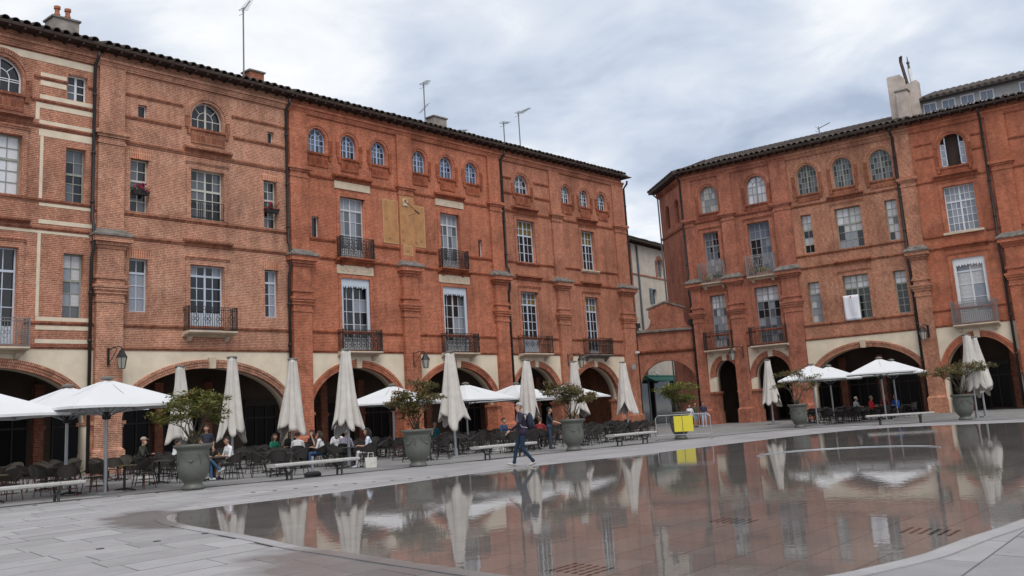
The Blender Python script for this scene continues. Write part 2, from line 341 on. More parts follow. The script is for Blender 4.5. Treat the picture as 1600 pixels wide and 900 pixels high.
pave_far = ground_mat('granite_paving', PAVE)
pool_m = ground_mat('dark_pool_granite', (.35, .318, .305), jw=.008)
# wet-stained slab material: the stain has a shape of its own round the pool's tip
def slab_mat(name, k):
    m, t, b = newmat(name); geo = N(t, 'ShaderNodeNewGeometry')
    oi = N(t, 'ShaderNodeObjectInfo')
    r = ramp(t, [(0, tuple(x * .82 * k for x in PAVE)), (.3, tuple(x * .97 * k for x in PAVE)), (.7, tuple(x * 1.04 * k for x in PAVE)), (1, tuple(x * 1.16 * k for x in PAVE))]); t.links.new(oi.outputs['Random'], r.inputs[0])
    n = N(t, 'ShaderNodeTexNoise', inp={'Scale': 1.7, 'Detail': 9.0, 'Roughness': .7}); t.links.new(geo.outputs['Position'], n.inputs['Vector'])
    r1 = ramp(t, [(.3, (.86, .86, .85)), (.7, (1.1, 1.1, 1.1))]); t.links.new(n.outputs['Fac'], r1.inputs[0])
    mu = N(t, 'ShaderNodeMix', data_type='RGBA', blend_type='MULTIPLY', inp={0: 1.0}); t.links.new(r.outputs[0], mu.inputs[6]); t.links.new(r1.outputs[0], mu.inputs[7])
    n2 = N(t, 'ShaderNodeTexNoise', inp={'Scale': 70.0, 'Detail': 3.0}); t.links.new(geo.outputs['Position'], n2.inputs['Vector'])
    r2 = ramp(t, [(.3, (.87, .87, .87)), (.7, (1.1, 1.1, 1.1))]); t.links.new(n2.outputs['Fac'], r2.inputs[0])
    mu2 = N(t, 'ShaderNodeMix', data_type='RGBA', blend_type='MULTIPLY', inp={0: 1.0}); t.links.new(mu.outputs[2], mu2.inputs[6]); t.links.new(r2.outputs[0], mu2.inputs[7])
    vo = N(t, 'ShaderNodeTexVoronoi', inp={'Scale': 2.3, 'Randomness': 1.0}); t.links.new(geo.outputs['Position'], vo.inputs['Vector'])
    rv = ramp(t, [(.045, (.55, .54, .53)), (.075, (1, 1, 1))]); t.links.new(vo.outputs['Distance'], rv.inputs[0])
    mus = N(t, 'ShaderNodeMix', data_type='RGBA', blend_type='MULTIPLY', inp={0: 1.0}); t.links.new(mu2.outputs[2], mus.inputs[6]); t.links.new(rv.outputs[0], mus.inputs[7]); mu2 = mus
    # damp splash stains: two lobes
    def lobe(cx, cy, ax, sx, sy, w):
        mp = N(t, 'ShaderNodeMapping', vector_type='TEXTURE', inp={'Location': (cx, cy, 0), 'Rotation': (0, 0, R_(ax)), 'Scale': (sx, sy, 1)}); t.links.new(geo.outputs['Position'], mp.inputs[0])
        ns = N(t, 'ShaderNodeTexNoise', inp={'Scale': 1.6, 'Detail': 5.0}); t.links.new(geo.outputs['Position'], ns.inputs['Vector'])
        ln = N(t, 'ShaderNodeVectorMath', operation='LENGTH'); t.links.new(mp.outputs[0], ln.inputs[0])
        a = N(t, 'ShaderNodeMath', operation='MULTIPLY_ADD', inp={1: .9}); t.links.new(ns.outputs['Fac'], a.inputs[0]); t.links.new(ln.outputs['Value'], a.inputs[2])
        q = ramp(t, [(.62, (1, 1, 1)), (.80, (0, 0, 0))]); q.inputs[0].default_value = 0
        sb = N(t, 'ShaderNodeMath', operation='MULTIPLY', inp={1: .5}); t.links.new(a.outputs[0], sb.inputs[0]); t.links.new(sb.outputs[0], q.inputs[0]); return q.outputs[0]
    l1 = lobe(-6.75, 18.35, -60, 2.4, .95, 1); l2 = lobe(-1.6, 10.3, -54, 2.5, 1.0, 1)
    mm = N(t, 'ShaderNodeMix', data_type='RGBA', blend_type='LIGHTEN', inp={0: 1.0}); t.links.new(l1, mm.inputs[6]); t.links.new(l2, mm.inputs[7])
    wet = N(t, 'ShaderNodeMix', data_type='RGBA', blend_type='MULTIPLY'); t.links.new(mm.outputs[2], wet.inputs[0]); t.links.new(mu2.outputs[2], wet.inputs[6]); wet.inputs[7].default_value = (.54, .53, .525, 1)
    t.links.new(wet.outputs[2], b.inputs['Base Color'])
    rg = N(t, 'ShaderNodeMapRange', inp={3: .75, 4: .30}); t.links.new(mm.outputs[2], rg.inputs[0]); t.links.new(rg.outputs[0], b.inputs['Roughness'])
    b.inputs['Specular IOR Level'].default_value = .35
    return m
slab_m = slab_mat('granite_slab', 1.06)
rim_m = plain('pale_rim_granite', (.305, .298, .303), .6, var=.10, scale=2.0)

g = MB(); g.add([(-600, -300, -.012), (600, -300, -.012), (600, 1500, -.012), (-600, 1500, -.012)], [(0, 1, 2, 3)])
ground = tag(g.build('plaza_ground', pave_far), kind='structure')

# pool outline (metres), rounded tip at the left, long straight far edge
POOL = [(-6.70, 18.55), (-6.82, 19.0), (-6.80, 19.4), (-6.60, 19.85), (-6.22, 20.35), (-5.66, 20.95), (-4.82, 21.9), (-3.42, 23.8), (-2.05, 26.0), (-.41, 28.2), (1.51, 30.2), (3.64, 32.0), (5.37, 34.1),
        (7.8, 36.9), (10.6, 40.1), (12.2, 41.7), (13.6, 42.9), (14.9, 43.6), (16.2, 43.8), (17.3, 43.2), (18.5, 42.0), (20.3, 40.3), (22.5, 38.0), (24.2, 35.8), (24.9, 33.9), (24.6, 32.2), (23.4, 30.5), (20, 26.6), (15, 21.2), (10, 15.8), (5.29, 10.87),
        (4.27, 9.85), (3.81, 9.36), (3.42, 8.95), (2.86, 8.52), (2.36, 8.2), (1.7, 8.0), (1.0, 8.1), (.2, 8.7), (-.52, 9.55), (-1.32, 10.55), (-2.19, 11.67), (-2.84, 12.49), (-3.84, 14.0), (-5.25, 15.95), (-6.2, 17.4)]
def catmull(P, k=4):
    n = len(P); out = []
    for i in range(n):
        p0, p1, p2, p3 = (Vector(P[(i + j) % n]) for j in (-1, 0, 1, 2))
        for q in range(k):
            u = q / k
            out.append(.5 * ((2 * p1) + (p2 - p0) * u + (2 * p0 - 5 * p1 + 4 * p2 - p3) * u * u + (3 * p1 - p0 - 3 * p2 + p3) * u ** 3))
    return out
PP = catmull(POOL)
def offset(P, d):
    n = len(P); out = []
    for i in range(n):
        t = (P[(i + 1) % n] - P[i - 1]).normalized(); out.append(P[i] + Vector((-t.y, t.x)) * d)
    return out
area = sum(PP[i - 1].x * PP[i].y - PP[i].x * PP[i - 1].y for i in range(len(PP)))
SG = 1 if area < 0 else -1           # sign that moves outwards
outer = offset(PP, SG * .20)
m = MB(); n = len(PP)
m.add([(p.x, p.y, .004) for p in PP], [tuple(range(n))])
pool_floor = tag(m.build('pool_floor', pool_m), kind='structure')
inner = offset(PP, -SG * .02)
m = MB(); m.add([(p.x, p.y, .011) for p in inner], [tuple(range(n))])
wm, t, b = newmat('water_film'); t.nodes.remove(b)
gl = N(t, 'ShaderNodeBsdfGlossy', inp={'Roughness': .012}); tr = N(t, 'ShaderNodeBsdfTransparent', inp={'Color': (.93, .93, .92, 1)}); fr_ = N(t, 'ShaderNodeFresnel', inp={'IOR': 1.333})
tcw = N(t, 'ShaderNodeTexCoord'); nw = N(t, 'ShaderNodeTexNoise', inp={'Scale': 5.0, 'Detail': 3.0, 'Roughness': .5}); t.links.new(tcw.outputs['Object'], nw.inputs['Vector'])
nw2 = N(t, 'ShaderNodeTexNoise', inp={'Scale': .7, 'Detail': 2.0}); t.links.new(tcw.outputs['Object'], nw2.inputs['Vector'])
mw = N(t, 'ShaderNodeMath', operation='MULTIPLY'); t.links.new(nw.outputs['Fac'], mw.inputs[0]); t.links.new(nw2.outputs['Fac'], mw.inputs[1])
bpw = N(t, 'ShaderNodeBump', inp={'Strength': .06, 'Distance': .03}); t.links.new(mw.outputs[0], bpw.inputs['Height'])
for q in (gl, fr_): t.links.new(bpw.outputs[0], q.inputs['Normal'])
msw = N(t, 'ShaderNodeMixShader'); t.links.new(fr_.outputs[0], msw.inputs[0]); t.links.new(tr.outputs[0], msw.inputs[1]); t.links.new(gl.outputs[0], msw.inputs[2]); t.links.new(msw.outputs[0], t.nodes['Material Output'].inputs[0])
water = tag(m.build('water', wm), kind='structure')
# stone rim made of curved kerb pieces
rim = tag(bpy.data.objects.new('pool_rim', None), kind='structure'); col.objects.link(rim)
k = 0; step = 6
while k < n:
    idx = [(k + j) % n for j in range(min(step, n - k) + 1)]
    q = MB(); a = [PP[i].lerp(outer[i], .02) for i in idx]; c = [outer[i] for i in idx]
    sh = .004
    if len(a) > 1:
        a[0] = a[0].lerp(a[1], sh); c[0] = c[0].lerp(c[1], sh)
    poly = [(p.x, p.y) for p in a] + [(p.x, p.y) for p in reversed(c)]
    q.prism_z(poly, .001, .0125 + rnd.uniform(-.0005, .0005)); q.build('rim_stone', slab_m, rim)
    k += step
# paving slabs, laid in rows
def inpoly(x, y, P):
    c = False; j = len(P) - 1
    for i in range(len(P)):
        if (P[i].y > y) != (P[j].y > y) and x < (P[j].x - P[i].x) * (y - P[i].y) / (P[j].y - P[i].y) + P[i].x: c = not c
        j = i
    return c
ua, va = Vector((math.cos(R_(54)), math.sin(R_(54)))), Vector((math.cos(R_(-53)), math.sin(R_(-53))))
def camproj(x, y, z):
    d = Vector((x, y, z - CAM_H)); f = d.dot(fw)
    return (800 + F_PX * d.dot(rr) / f, CY - F_PX * d.dot(uu) / f, f) if f > .3 else None
inshr = offset(PP, -SG * .35)
slabs = []; rs = random.Random(3)
vv = -30.0
org = Vector((0, 12))
while vv < 24:
    wd = rs.choice((.60, .74, .74, .90)); uuu = -30.0 + rs.uniform(-1, 0)
    while uuu < 34:
        ln = rs.uniform(.9, 1.9)
        cc = org + ua * (uuu + ln / 2) + va * (vv + wd / 2)
        p = camproj(cc.x, cc.y, 0)
        if p and cc.y > 6.5 and cc.y < 27 and -120 < p[0] < 1720 and p[1] < 990 and not inpoly(cc.x, cc.y, inshr):
            slabs.append((ln * wd / p[2] ** 3, uuu, vv, ln, wd))
        uuu += ln
    vv += wd
slabs.sort(reverse=True)
joint_m = plain('joint_grout', (.12, .115, .115), .9)
def inset4(P, d=.0065):
    # parallelogram inset by d from every side
    e1, e2 = (P[1] - P[0]), (P[3] - P[0]); sa = abs(e1.x * e2.y - e1.y * e2.x) / (e1.length * e2.length)
    a, b = e1.normalized() * d / sa, e2.normalized() * d / sa
    return [P[0] + a + b, P[1] - a + b, P[2] - a - b, P[3] + a - b]
far = MB(); unit = {}
for i, (sz, a, c, ln, wd) in enumerate(slabs):
    g_ = .003; zt = rs.uniform(-.0015, .0015); tilt = rs.uniform(-.001, .001)
    P = [org + ua * (a + x) + va * (c + y) for x, y in ((g_, g_), (ln - g_, g_), (ln - g_, wd - g_), (g_, wd - g_))]
    if i < 290:
        q = MB(); ctr = (P[0] + P[2]) / 2
        top = [Vector((p.x - ctr.x, p.y - ctr.y)) for p in P]
        bev = inset4(top)
        q.add([(p.x, p.y, -.02) for p in top] + [(p.x, p.y, zt - .003) for p in top] + [(p.x, p.y, zt + tilt * (1 if k < 2 else -1)) for k, p in enumerate(bev)],
              [(0, 1, 5, 4), (1, 2, 6, 5), (2, 3, 7, 6), (3, 0, 4, 7), (4, 5, 9, 8), (5, 6, 10, 9), (6, 7, 11, 10), (7, 4, 8, 11), (8, 9, 10, 11)])
        q.mi = {4: 1, 5: 1, 6: 1, 7: 1}; o = q.build('paving_slab', [slab_m, joint_m], ground); o.location = (ctr.x, ctr.y, 0)
    else:
        bev = inset4(P); k0 = len(far.f)
        far.add([(p.x, p.y, zt - .003) for p in P] + [(p.x, p.y, zt) for p in bev], [(0, 1, 5, 4), (1, 2, 6, 5), (2, 3, 7, 6), (3, 0, 4, 7), (4, 5, 6, 7)])
        far.mi.update({k0: 1, k0 + 1: 1, k0 + 2: 1, k0 + 3: 1})
tag(far.build('paving_slabs', [slab_m, joint_m], ground), kind='stuff')
# gutter line between terrace and square
gut = [(-20, 17.6), (-13.3, 24.85), (-9.86, 28.27), (-5.36, 32.2), (-2.0, 35.7), (2.02, 39.9), (6.0, 44.3), (10.5, 48.7), (13.4, 51.0), (15.2, 51.6), (16.9, 51.1), (18.8, 49.6), (22.3, 45.6), (27, 40)]
gp = [Vector(p) for p in gut]; q = MB()
pts = []
for i in range(len(gp)):
    tt = (gp[min(i + 1, len(gp) - 1)] - gp[max(i - 1, 0)]).normalized(); nn = Vector((-tt.y, tt.x)); pts.append((gp[i] + nn * .10, gp[i] - nn * .10))
for (a, c), (d, e) in zip(pts, pts[1:]): q.add([(a.x, a.y, .003), (c.x, c.y, .003), (e.x, e.y, .003), (d.x, d.y, .003)], [(0, 1, 2, 3)])
tag(q.build('gutter', plain('gutter_stone', (.13, .13, .13), .8, var=.3)), kind='structure')
# terrace sheet beyond the gutter: warmer, dirtier granite
q = MB(); terr = [(-20, 17.7)] + gut[1:-1] + [(27, 40.1), (40, 40), (70, 60), (30, 110), (-10, 95), (-45, 40), (-40, 15)]
q.add([(x, y, -.004) for x, y in terr], [tuple(range(len(terr)))])
tag(q.build('terrace_ground', ground_mat('terrace_granite', (.235, .23, .225))), kind='structure')
# flush ground studs
stud_m = plain('stud_steel', (.05, .05, .05), .4, metal=.5)
sm = MB(); sm.lathe([(.055, 0), (.055, .006), (.045, .009)], 12); stm = sm.mesh('ground_stud', stud_m)
studs = [(-6.12, 14.1), (-5.63, 14.75), (-5.15, 15.5), (-4.66, 16.2)]
studs = [(-5.86, 13.72), (-5.28, 14.25), (-4.82, 14.93), (-7.35, 13.2)]
for i in range(9): studs.append((-13.0 + i * .72, 24.1 + i * .80))
for i in range(14): studs.append((-6.75 + i * .46, 24.6 - .01 * i * i + i * .30))
for x, y in studs:
    o = link('ground_stud', stm, ground); o.location = (x, y, .0005)
# fountain grates below the water
slot_m = plain('grate_slot', (.04, .036, .034), .6)
for cx, cy in ((.45, 9.35), (2.5, 12.4), (4.1, 10.42)):
    q = MB()
    for i in range(4):
        for j in range(6):
            c = Vector((cx, cy)) + ua * (i - 1.5) * .12 + va * ((j - 2.5) * .105)
            q.prism_z([tuple(c + ua * sx * .045 + va * sy * .02) for sx, sy in ((-1, -1), (1, -1), (1, 1), (-1, 1))], .0045, .007)
    q.build('drain_grate', slot_m, pool_floor)
# low steel ring of the fountain just breaking the surface
q = MB(); q.tube([(8.45 + 2.3 * math.cos(a), 26.3 + 2.1 * math.sin(a), .012) for a in [R_(x) for x in range(-20, 190, 6)]], .022, 6)
q.build('fountain_ring', galv, pool_floor)

# ------------------------------------------------------------------ houses
def rect(x0, x1, z0, z1): return [(x0, z0), (x1, z0), (x1, z1), (x0, z1)]
def archp(x0, x1, z0, z1, b=None, n=20):
    r = (x1 - x0) / 2; b = r if b is None else b; c = (x0 + x1) / 2; zs = z1 - b
    return [(x0, z0), (x1, z0)] + [(c + r * math.cos(math.pi * i / n), zs + b * math.sin(math.pi * i / n)) for i in range(n + 1)]
def slab_wall(name, outline, holes, y0, y1, mat, parent, ox):
    cu = bpy.data.curves.new('tmp', 'CURVE'); cu.dimensions = '2D'; cu.fill_mode = 'BOTH'; e = (y1 - y0) / 2; cu.extrude = e
    for P in [outline] + holes:
        sp = cu.splines.new('POLY'); sp.points.add(len(P) - 1); sp.use_cyclic_u = True
        for pt, (x, z) in zip(sp.points, P): pt.co = (x, z, 0, 1)
    to = bpy.data.objects.new('tmp', cu); col.objects.link(to)
    dg = bpy.context.evaluated_depsgraph_get(); me = bpy.data.meshes.new_from_object(to.evaluated_get(dg))
    bpy.data.objects.remove(to); bpy.data.curves.remove(cu)
    for v in me.vertices: x, z, d = v.co; v.co = (x - ox, y0 + e + d, z)
    bm = bmesh.new(); bm.from_mesh(me); bmesh.ops.remove_doubles(bm, verts=bm.verts, dist=.0005); bmesh.ops.recalc_face_normals(bm, faces=bm.faces); bm.to_mesh(me); bm.free()
    me.name = name; me.materials.clear(); me.materials.append(mat)
    return link(name, me, parent)
def clip(poly, clipper):     # Sutherland-Hodgman, convex counter-clockwise clipper
    out = poly
    for i in range(len(clipper)):
        a, b = clipper[i], clipper[(i + 1) % len(clipper)]
        if abs(a[0] - b[0]) + abs(a[1] - b[1]) < 1e-7: continue
        ins = lambda p: (b[0] - a[0]) * (p[1] - a[1]) - (b[1] - a[1]) * (p[0] - a[0]) >= -1e-9
        new = []
        for j in range(len(out)):
            p, q = out[j - 1], out[j]; ip, iq = ins(p), ins(q)
            if ip != iq:
                dxx, dzz = q[0] - p[0], q[1] - p[1]; den = (b[0] - a[0]) * dzz - (b[1] - a[1]) * dxx
                tt = ((b[1] - a[1]) * (p[0] - a[0]) - (b[0] - a[0]) * (p[1] - a[1])) / den
                new.append((p[0] + dxx * tt, p[1] + dzz * tt))
            if iq: new.append(q)
        out = new
        if not out: return []
    return out
pq = MB(); pq.box(0, 1, -.5, .5, 0, 1); PANEMESH = {k: pq.mesh('pane', v) for k, v in PANE.items()}
TILE = None
class House:
    def __init__(s, fr, s0, s1, bk, label, name='brick_house'):
        s.fr, s.s0, s.s1, s.bk = fr, s0, s1, bk; s.ox = (s0 + s1) / 2
        s.root = empty(name, wpt(fr, s.ox, 0), FR[fr][0], label, 'house'); s.mat = BR[bk]; s.uvm = BR[bk + '_uv']; s.mould = BR[bk + '_mould']; s.holes = []
    def mb(s): return MB(s.ox)
    def win(s, x0, x1, z0, z1, cols=2, rows=(1, 1, 1), arch=False, sash='grey', pane='d', trans=None, y=.26, leaf=None, fan=False, lower=0, hole=True, fw_=.075, mul=True):
        # rows: relative heights from the bottom; trans: index of row line carrying the heavy transom; lower: solid panel height
        O = archp(x0, x1, z0, z1) if arch else rect(x0, x1, z0, z1)
        if hole: s.holes.append(O)
        m = s.mb(); cx, cz = (x0 + x1) / 2, (z0 + z1) / 2
        r = (x1 - x0) / 2
        I = archp(x0 + fw_, x1 - fw_, z0 + fw_, z1 - fw_) if arch else rect(x0 + fw_, x1 - fw_, z0 + fw_, z1 - fw_)
        n = len(O); o = len(m.v)
        m.v += [(x, y, z) for x, z in O] + [(x, y, z) for x, z in I] + [(x, y + .09, z) for x, z in O] + [(x, y + .09, z) for x, z in I]
        for i in range(n):
            j = (i + 1) % n
            m.f += [(o + i, o + j, o + n + j, o + n + i), (o + n + i, o + n + j, o + 3 * n + j, o + 3 * n + i), (o + i, o + 2 * n + i, o + 2 * n + j, o + j), (o + 2 * n + i, o + 3 * n + i, o + 3 * n + j, o + 2 * n + j)]
        ix0, ix1, iz0, iz1 = x0 + fw_, x1 - fw_, z0 + fw_, z1 - fw_
        iz0b = iz0 + lower
        if lower: m.box(ix0, ix1, y + .02, y + .07, iz0, iz0b - .02)
        tot = sum(rows); zl = [iz0b]
        for h in rows: zl.append(zl[-1] + (iz1 - iz0b) * h / tot)
        xl = [ix0 + (ix1 - ix0) * i / cols for i in range(cols + 1)]
        bw, mw_ = .042, .11
        def bar(a, b, c, d, pr=0.0):
            P = clip(rect(a, b, c, d), I)
            if len(P) > 2: m.prism_y(P, y + .012 - pr, y + .07)
        zs = z1 - r
        if fan: zl = [z for z in zl if z < zs - .02] + [zs]; 
        for i in range(1, cols):
            heavy = mul and cols % 2 == 0 and i == cols // 2
            top = iz1 if (heavy or not fan) else zs
            bar(xl[i] - (mw_ if heavy else bw) / 2, xl[i] + (mw_ if heavy else bw) / 2, iz0, top, .015 if heavy else 0)
        for i in range(1, len(zl) - (0 if fan else 1)):
            heavy = trans is not None and i == trans
            bar(ix0, ix1, zl[i] - (mw_ if heavy else bw) / 2, zl[i] + (mw_ if heavy else bw) / 2, .022 if heavy else .003)
        if fan:
            ri = r - fw_
            m.arc(cx, zs, ri * .52, ri * .52, [(-.02, y + .012), (.02, y + .012), (.02, y + .07), (-.02, y + .07)], 12)
            for a in (45, 135):
                ca, sa = math.cos(R_(a)), math.sin(R_(a)); px, pz = -sa * .02, ca * .02
                m.prism_y([(cx + ri * .5 * ca - px, zs + ri * .5 * sa - pz), (cx + ri * ca - px, zs + ri * sa - pz), (cx + ri * ca + px, zs + ri * sa + pz), (cx + ri * .5 * ca + px, zs + ri * .5 * sa + pz)], y + .012, y + .07)
        fo = m.build('window', sashes[sash], s.root); fo.data.uv_layers.clear() if hasattr(fo.data.uv_layers, 'clear') else None
        yp = y + .045; rp = random.Random(int(x0 * 100 + z0 * 10))
        def kind(i, j):
            k = pane(i, j) if callable(pane) else pane
            return rp.choice(k)
        for i in range(cols):
            for j in range(len(zl) - 1):
                R0 = rect(xl[i], xl[i + 1], zl[j], zl[j + 1])
                P = clip(R0, I) if arch else R0
                if len(P) < 3: continue
                k = kind(i, j)
                if P == R0 or (len(P) == 4 and abs(P[0][0] - P[3][0]) + abs(P[0][0] - P[1][0]) < 1e-9 and False):
                    o = link('pane', PANEMESH[k], fo); o.location = (xl[i] - s.ox, yp, zl[j]); o.scale = (xl[i + 1] - xl[i], .012, zl[j + 1] - zl[j])
                else:
                    q = s.mb(); q.prism_y(P, yp - .006, yp + .006); q.build('pane', PANE[k], fo)
        if fan:
            ri = r - fw_ * .5
            def sector(r0_, r1_, a0, a1):
                k = 5; A = [R_(a0 + (a1 - a0) * q / k) for q in range(k + 1)]
                P = [(cx + r1_ * math.cos(a), zs + r1_ * math.sin(a)) for a in A] + ([(cx + r0_ * math.cos(a), zs + r0_ * math.sin(a)) for a in reversed(A)] if r0_ else [(cx, zs)])
                q = s.mb(); q.prism_y(P, yp - .006, yp + .006); q.build('pane', PANE[kind(0, 9)], fo)
            for a0 in (0, 90): sector(0, ri * .52, a0, a0 + 90)
            for a0 in (0, 45, 90, 135): sector(ri * .52, ri, a0, a0 + 45)
        return fo
    def surround(s, x0, x1, z0, z1, wd=.26, pr=.05, top=True, hood=None):
        m = s.mb(); m.box(x0 - wd, x0 - .002, -pr, .02, z0, z1 + wd); m.box(x1 + .002, x1 + wd, -pr, .02, z0, z1 + wd); m.box(x0, x1, -pr, .02, z1 + .002, z1 + wd)
        if top: m.prism_x([(-pr - .10, z1 + wd + .13), (.02, z1 + wd + .13), (.02, z1 + wd + .002), (-pr - .02, z1 + wd + .002)], x0 - wd - .05, x1 + wd + .05)
        m.build('window_surround', s.mat, s.root)
        if hood: s.hood(x0 - .42, x1 + .42, hood)
    def hood(s, x0, x1, z, name='hood_mould'):
        m = s.mb(); m.prism_x([(-.30, z + .10), (.02, z + .16), (.02, z - .22), (-.06, z - .22), (-.10, z - .10), (-.22, z - .04), (-.30, z + .0)], x0, x1); m.build(name, s.mould, s.root)
    def band(s, z, h=.16, pr=.09, x0=None, x1=None, name='string_course', mat=None):
        x0 = s.s0 if x0 is None else x0; x1 = s.s1 if x1 is None else x1
        m = s.mb(); m.prism_x([(-pr, z + h * .5), (-pr * .55, z + h * .62), (.02, z + h * .75), (.02, z - h * .5), (-pr * .45, z - h * .5), (-pr * .6, z - h * .1), (-pr, z)], x0, x1); m.build(name, mat or s.mould, s.root)
    def arch_trim(s, x0, x1, z0, z1, drop=.9, apron=True):
        r = (x1 - x0) / 2; cx = (x0 + x1) / 2; zs = z1 - r; m = s.mb()
        m.arc(cx, zs, r, r, [(.14, -.05), (.30, -.07), (.40, -.03), (.40, .02), (.14, .02)], 20); m.build('arch_ring', s.uvm, s.root)
        m = s.mb()
        for sx in (-1, 1): m.box(*sorted((cx + sx * (r + .14), cx + sx * (r + .40))), -.045, .02, z0 - .05, zs - .002)
        m.box(x0 - .3, x1 + .3, -.11, .02, z0 - .16, z0 - .03)          # sill
        if apron:
            m.box(x0 - .05, x1 + .05, -.05, .02, z0 - drop, z0 - .165)
            for sx in (-1, 1): m.box(*sorted((cx + sx * (r + .10), cx + sx * (r + .28))), -.10, .02, z0 - .42, z0 - .165)
        m.build('window_sill', s.mould, s.root)
    def pilaster(s, x0, x1, top=20.2, pr=.26, lower=True):
        m = s.mb(); B = lambda z0, z1, e, p: m.box(x0 - e, x1 + e, -p, .03, z0, z1)
        B(0, 1.05, .12, pr + .12); m.frustum((x0 - .12, x1 + .12, -pr - .12, .03), 1.05, (x0, x1, -pr, .03), 1.2)
        B(1.2, 8.15, 0, pr); B(8.15, 8.3, .05, pr + .05); B(8.3, 8.55, .02, pr + .02); B(8.55, 8.72, .10, pr + .08)
        B(8.72, 8.86, .16, pr + .15); B(8.86, 9.0, .22, pr + .2); B(9.0, 9.3, .02, pr + .02); B(9.3, 9.42, .12, pr + .1); B(9.42, 9.55, .06, pr + .06)
        B(9.55, 10.8, .0, pr); B(10.8, 10.95, .08, pr + .08); B(10.95, 11.1, .18, pr + .2); B(11.1, 11.38, .30, pr + .34)
        B(11.7, 16.15, .0, pr - .1); B(16.15, 16.28, .05, pr - .05); B(16.28, 16.5, .0, pr - .08); B(16.5, 16.62, .10, pr); B(16.62, 16.8, .2, pr + .08); B(16.8, 16.86, .1, pr)
        B(16.86, top, .0, pr - .12)
        m.build('pilaster', s.mat, s.root)
        m = s.mb(); m.box(x0 - .36, x1 + .36, -pr - .42, .03, 11.38, 11.46); m.frustum((x0 - .36, x1 + .36, -pr - .42, .03), 11.46, (x0 - .02, x1 + .02, -pr + .08, .03), 11.8); m.build('lead_cap', lead, s.root)
    def arcade(s, arches, lo=None, hi=None, mat=None):
        """arches: (x0, x1, spring z, rise)"""
        lo = s.s0 if lo is None else lo; hi = s.s1 if hi is None else hi
        holes = []; zb = min(a[2] for a in arches)
        P = [(lo, 0)]
        for x0, x1, zs, b in arches:
            a_ = (x1 - x0) / 2; c = (x0 + x1) / 2
            P += [(x0, 0), (x0, zs)] + [(c - a_ * math.cos(math.pi * i / 28), zs + b * math.sin(math.pi * i / 28)) for i in range(1, 28)] + [(x1, zs), (x1, 0)]
        P += [(hi, 0), (hi, 5.85), (lo, 5.85)]
        slab_wall('spandrel', P, [], .0, .85, mat or plaster, s.root, s.ox)
        for x0, x1, zs, b in arches:
            a_ = (x1 - x0) / 2; c = (x0 + x1) / 2
            m = s.mb(); m.arc(c, zs, a_, b, [(-.01, -.03), (.10, -.03), (.12, -.055), (.24, -.055), (.26, -.10), (.40, -.10), (.42, -.02), (.42, .01), (-.01, .30)], 40)
            m.build('arch_ring', s.uvm, s.root)
            m = s.mb(); m.prism_y([(c - .17, zs + b - .06), (c + .17, zs + b - .06), (c + .22, zs + b + .5), (c - .22, zs + b + .5)], -.16, .2); m.build('keystone', stone, s.root)
    def pier(s, x0, x1, zs=2.4, y1=.9):
        m = s.mb(); m.box(x0 - .08, x1 + .08, -.06, y1, 0, zs - .25); m.box(x0 - .14, x1 + .14, -.12, y1 + .05, 0, .95)
        m.box(x0 - .12, x1 + .12, -.1, y1 + .03, zs - .25, zs - .12); m.box(x0 - .2, x1 + .2, -.17, y1 + .08, zs - .12, zs + .04); m.build('pier', s.mat, s.root)
    def gallery(s, depth=6.0, lo=None, hi=None):
        lo = s.s0 if lo is None else lo; hi = s.s1 if hi is None else hi
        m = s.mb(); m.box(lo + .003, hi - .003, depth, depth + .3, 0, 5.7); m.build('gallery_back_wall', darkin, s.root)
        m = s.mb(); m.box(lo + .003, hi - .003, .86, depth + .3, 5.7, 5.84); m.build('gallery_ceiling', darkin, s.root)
        x = lo + .8
        while x + 2.2 < hi:
            m = s.mb(); m.box(x, x + 2.2, depth - .06, depth - .003, .1, 3.1); m.build('shop_window', shopglass, s.root)
            m = s.mb()
            for xx in (x, x + .72, x + 1.44, x + 2.16): m.box(xx, xx + .07, depth - .12, depth - .062, .1, 3.1)
            m.box(x + .002, x + 2.2, depth - .115, depth - .064, 2.35, 2.45); m.box(x - .1, x + 2.35, depth - .25, depth - .13, 3.1, 3.5); m.build('shop_front', darkwood, s.root); m = s.mb(); m.box(x + 2.45, x + 2.95, depth - .35, depth - .003, 0, 4.6); m.box(x + 2.38, x + 3.02, depth - .42, depth - .003, 2.3, 2.5); m.build('respond', BR['gate'], s.root); x += 3.1
    def upper(s, z1=20.45, lo=None, hi=None, z0=5.85):
        slab_wall('wall', rect(s.s0 if lo is None else lo, s.s1 if hi is None else hi, z0, z1), s.holes, 0, .5, s.mat, s.root, s.ox)
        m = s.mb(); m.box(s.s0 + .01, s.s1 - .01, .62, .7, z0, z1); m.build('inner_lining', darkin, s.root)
    def cornice(s, z=20.45, ez=21.12):
        m = s.mb(); m.prism_x([(-.10, z - .28), (.02, z - .28), (.02, ez - .1), (-.02, ez - .1), (-.02, z + .14), (-.30, z + .12), (-.30, z + .02), (-.20, z - .06), (-.16, z - .16)], s.s0, s.s1); m.build('cornice', s.mat, s.root)
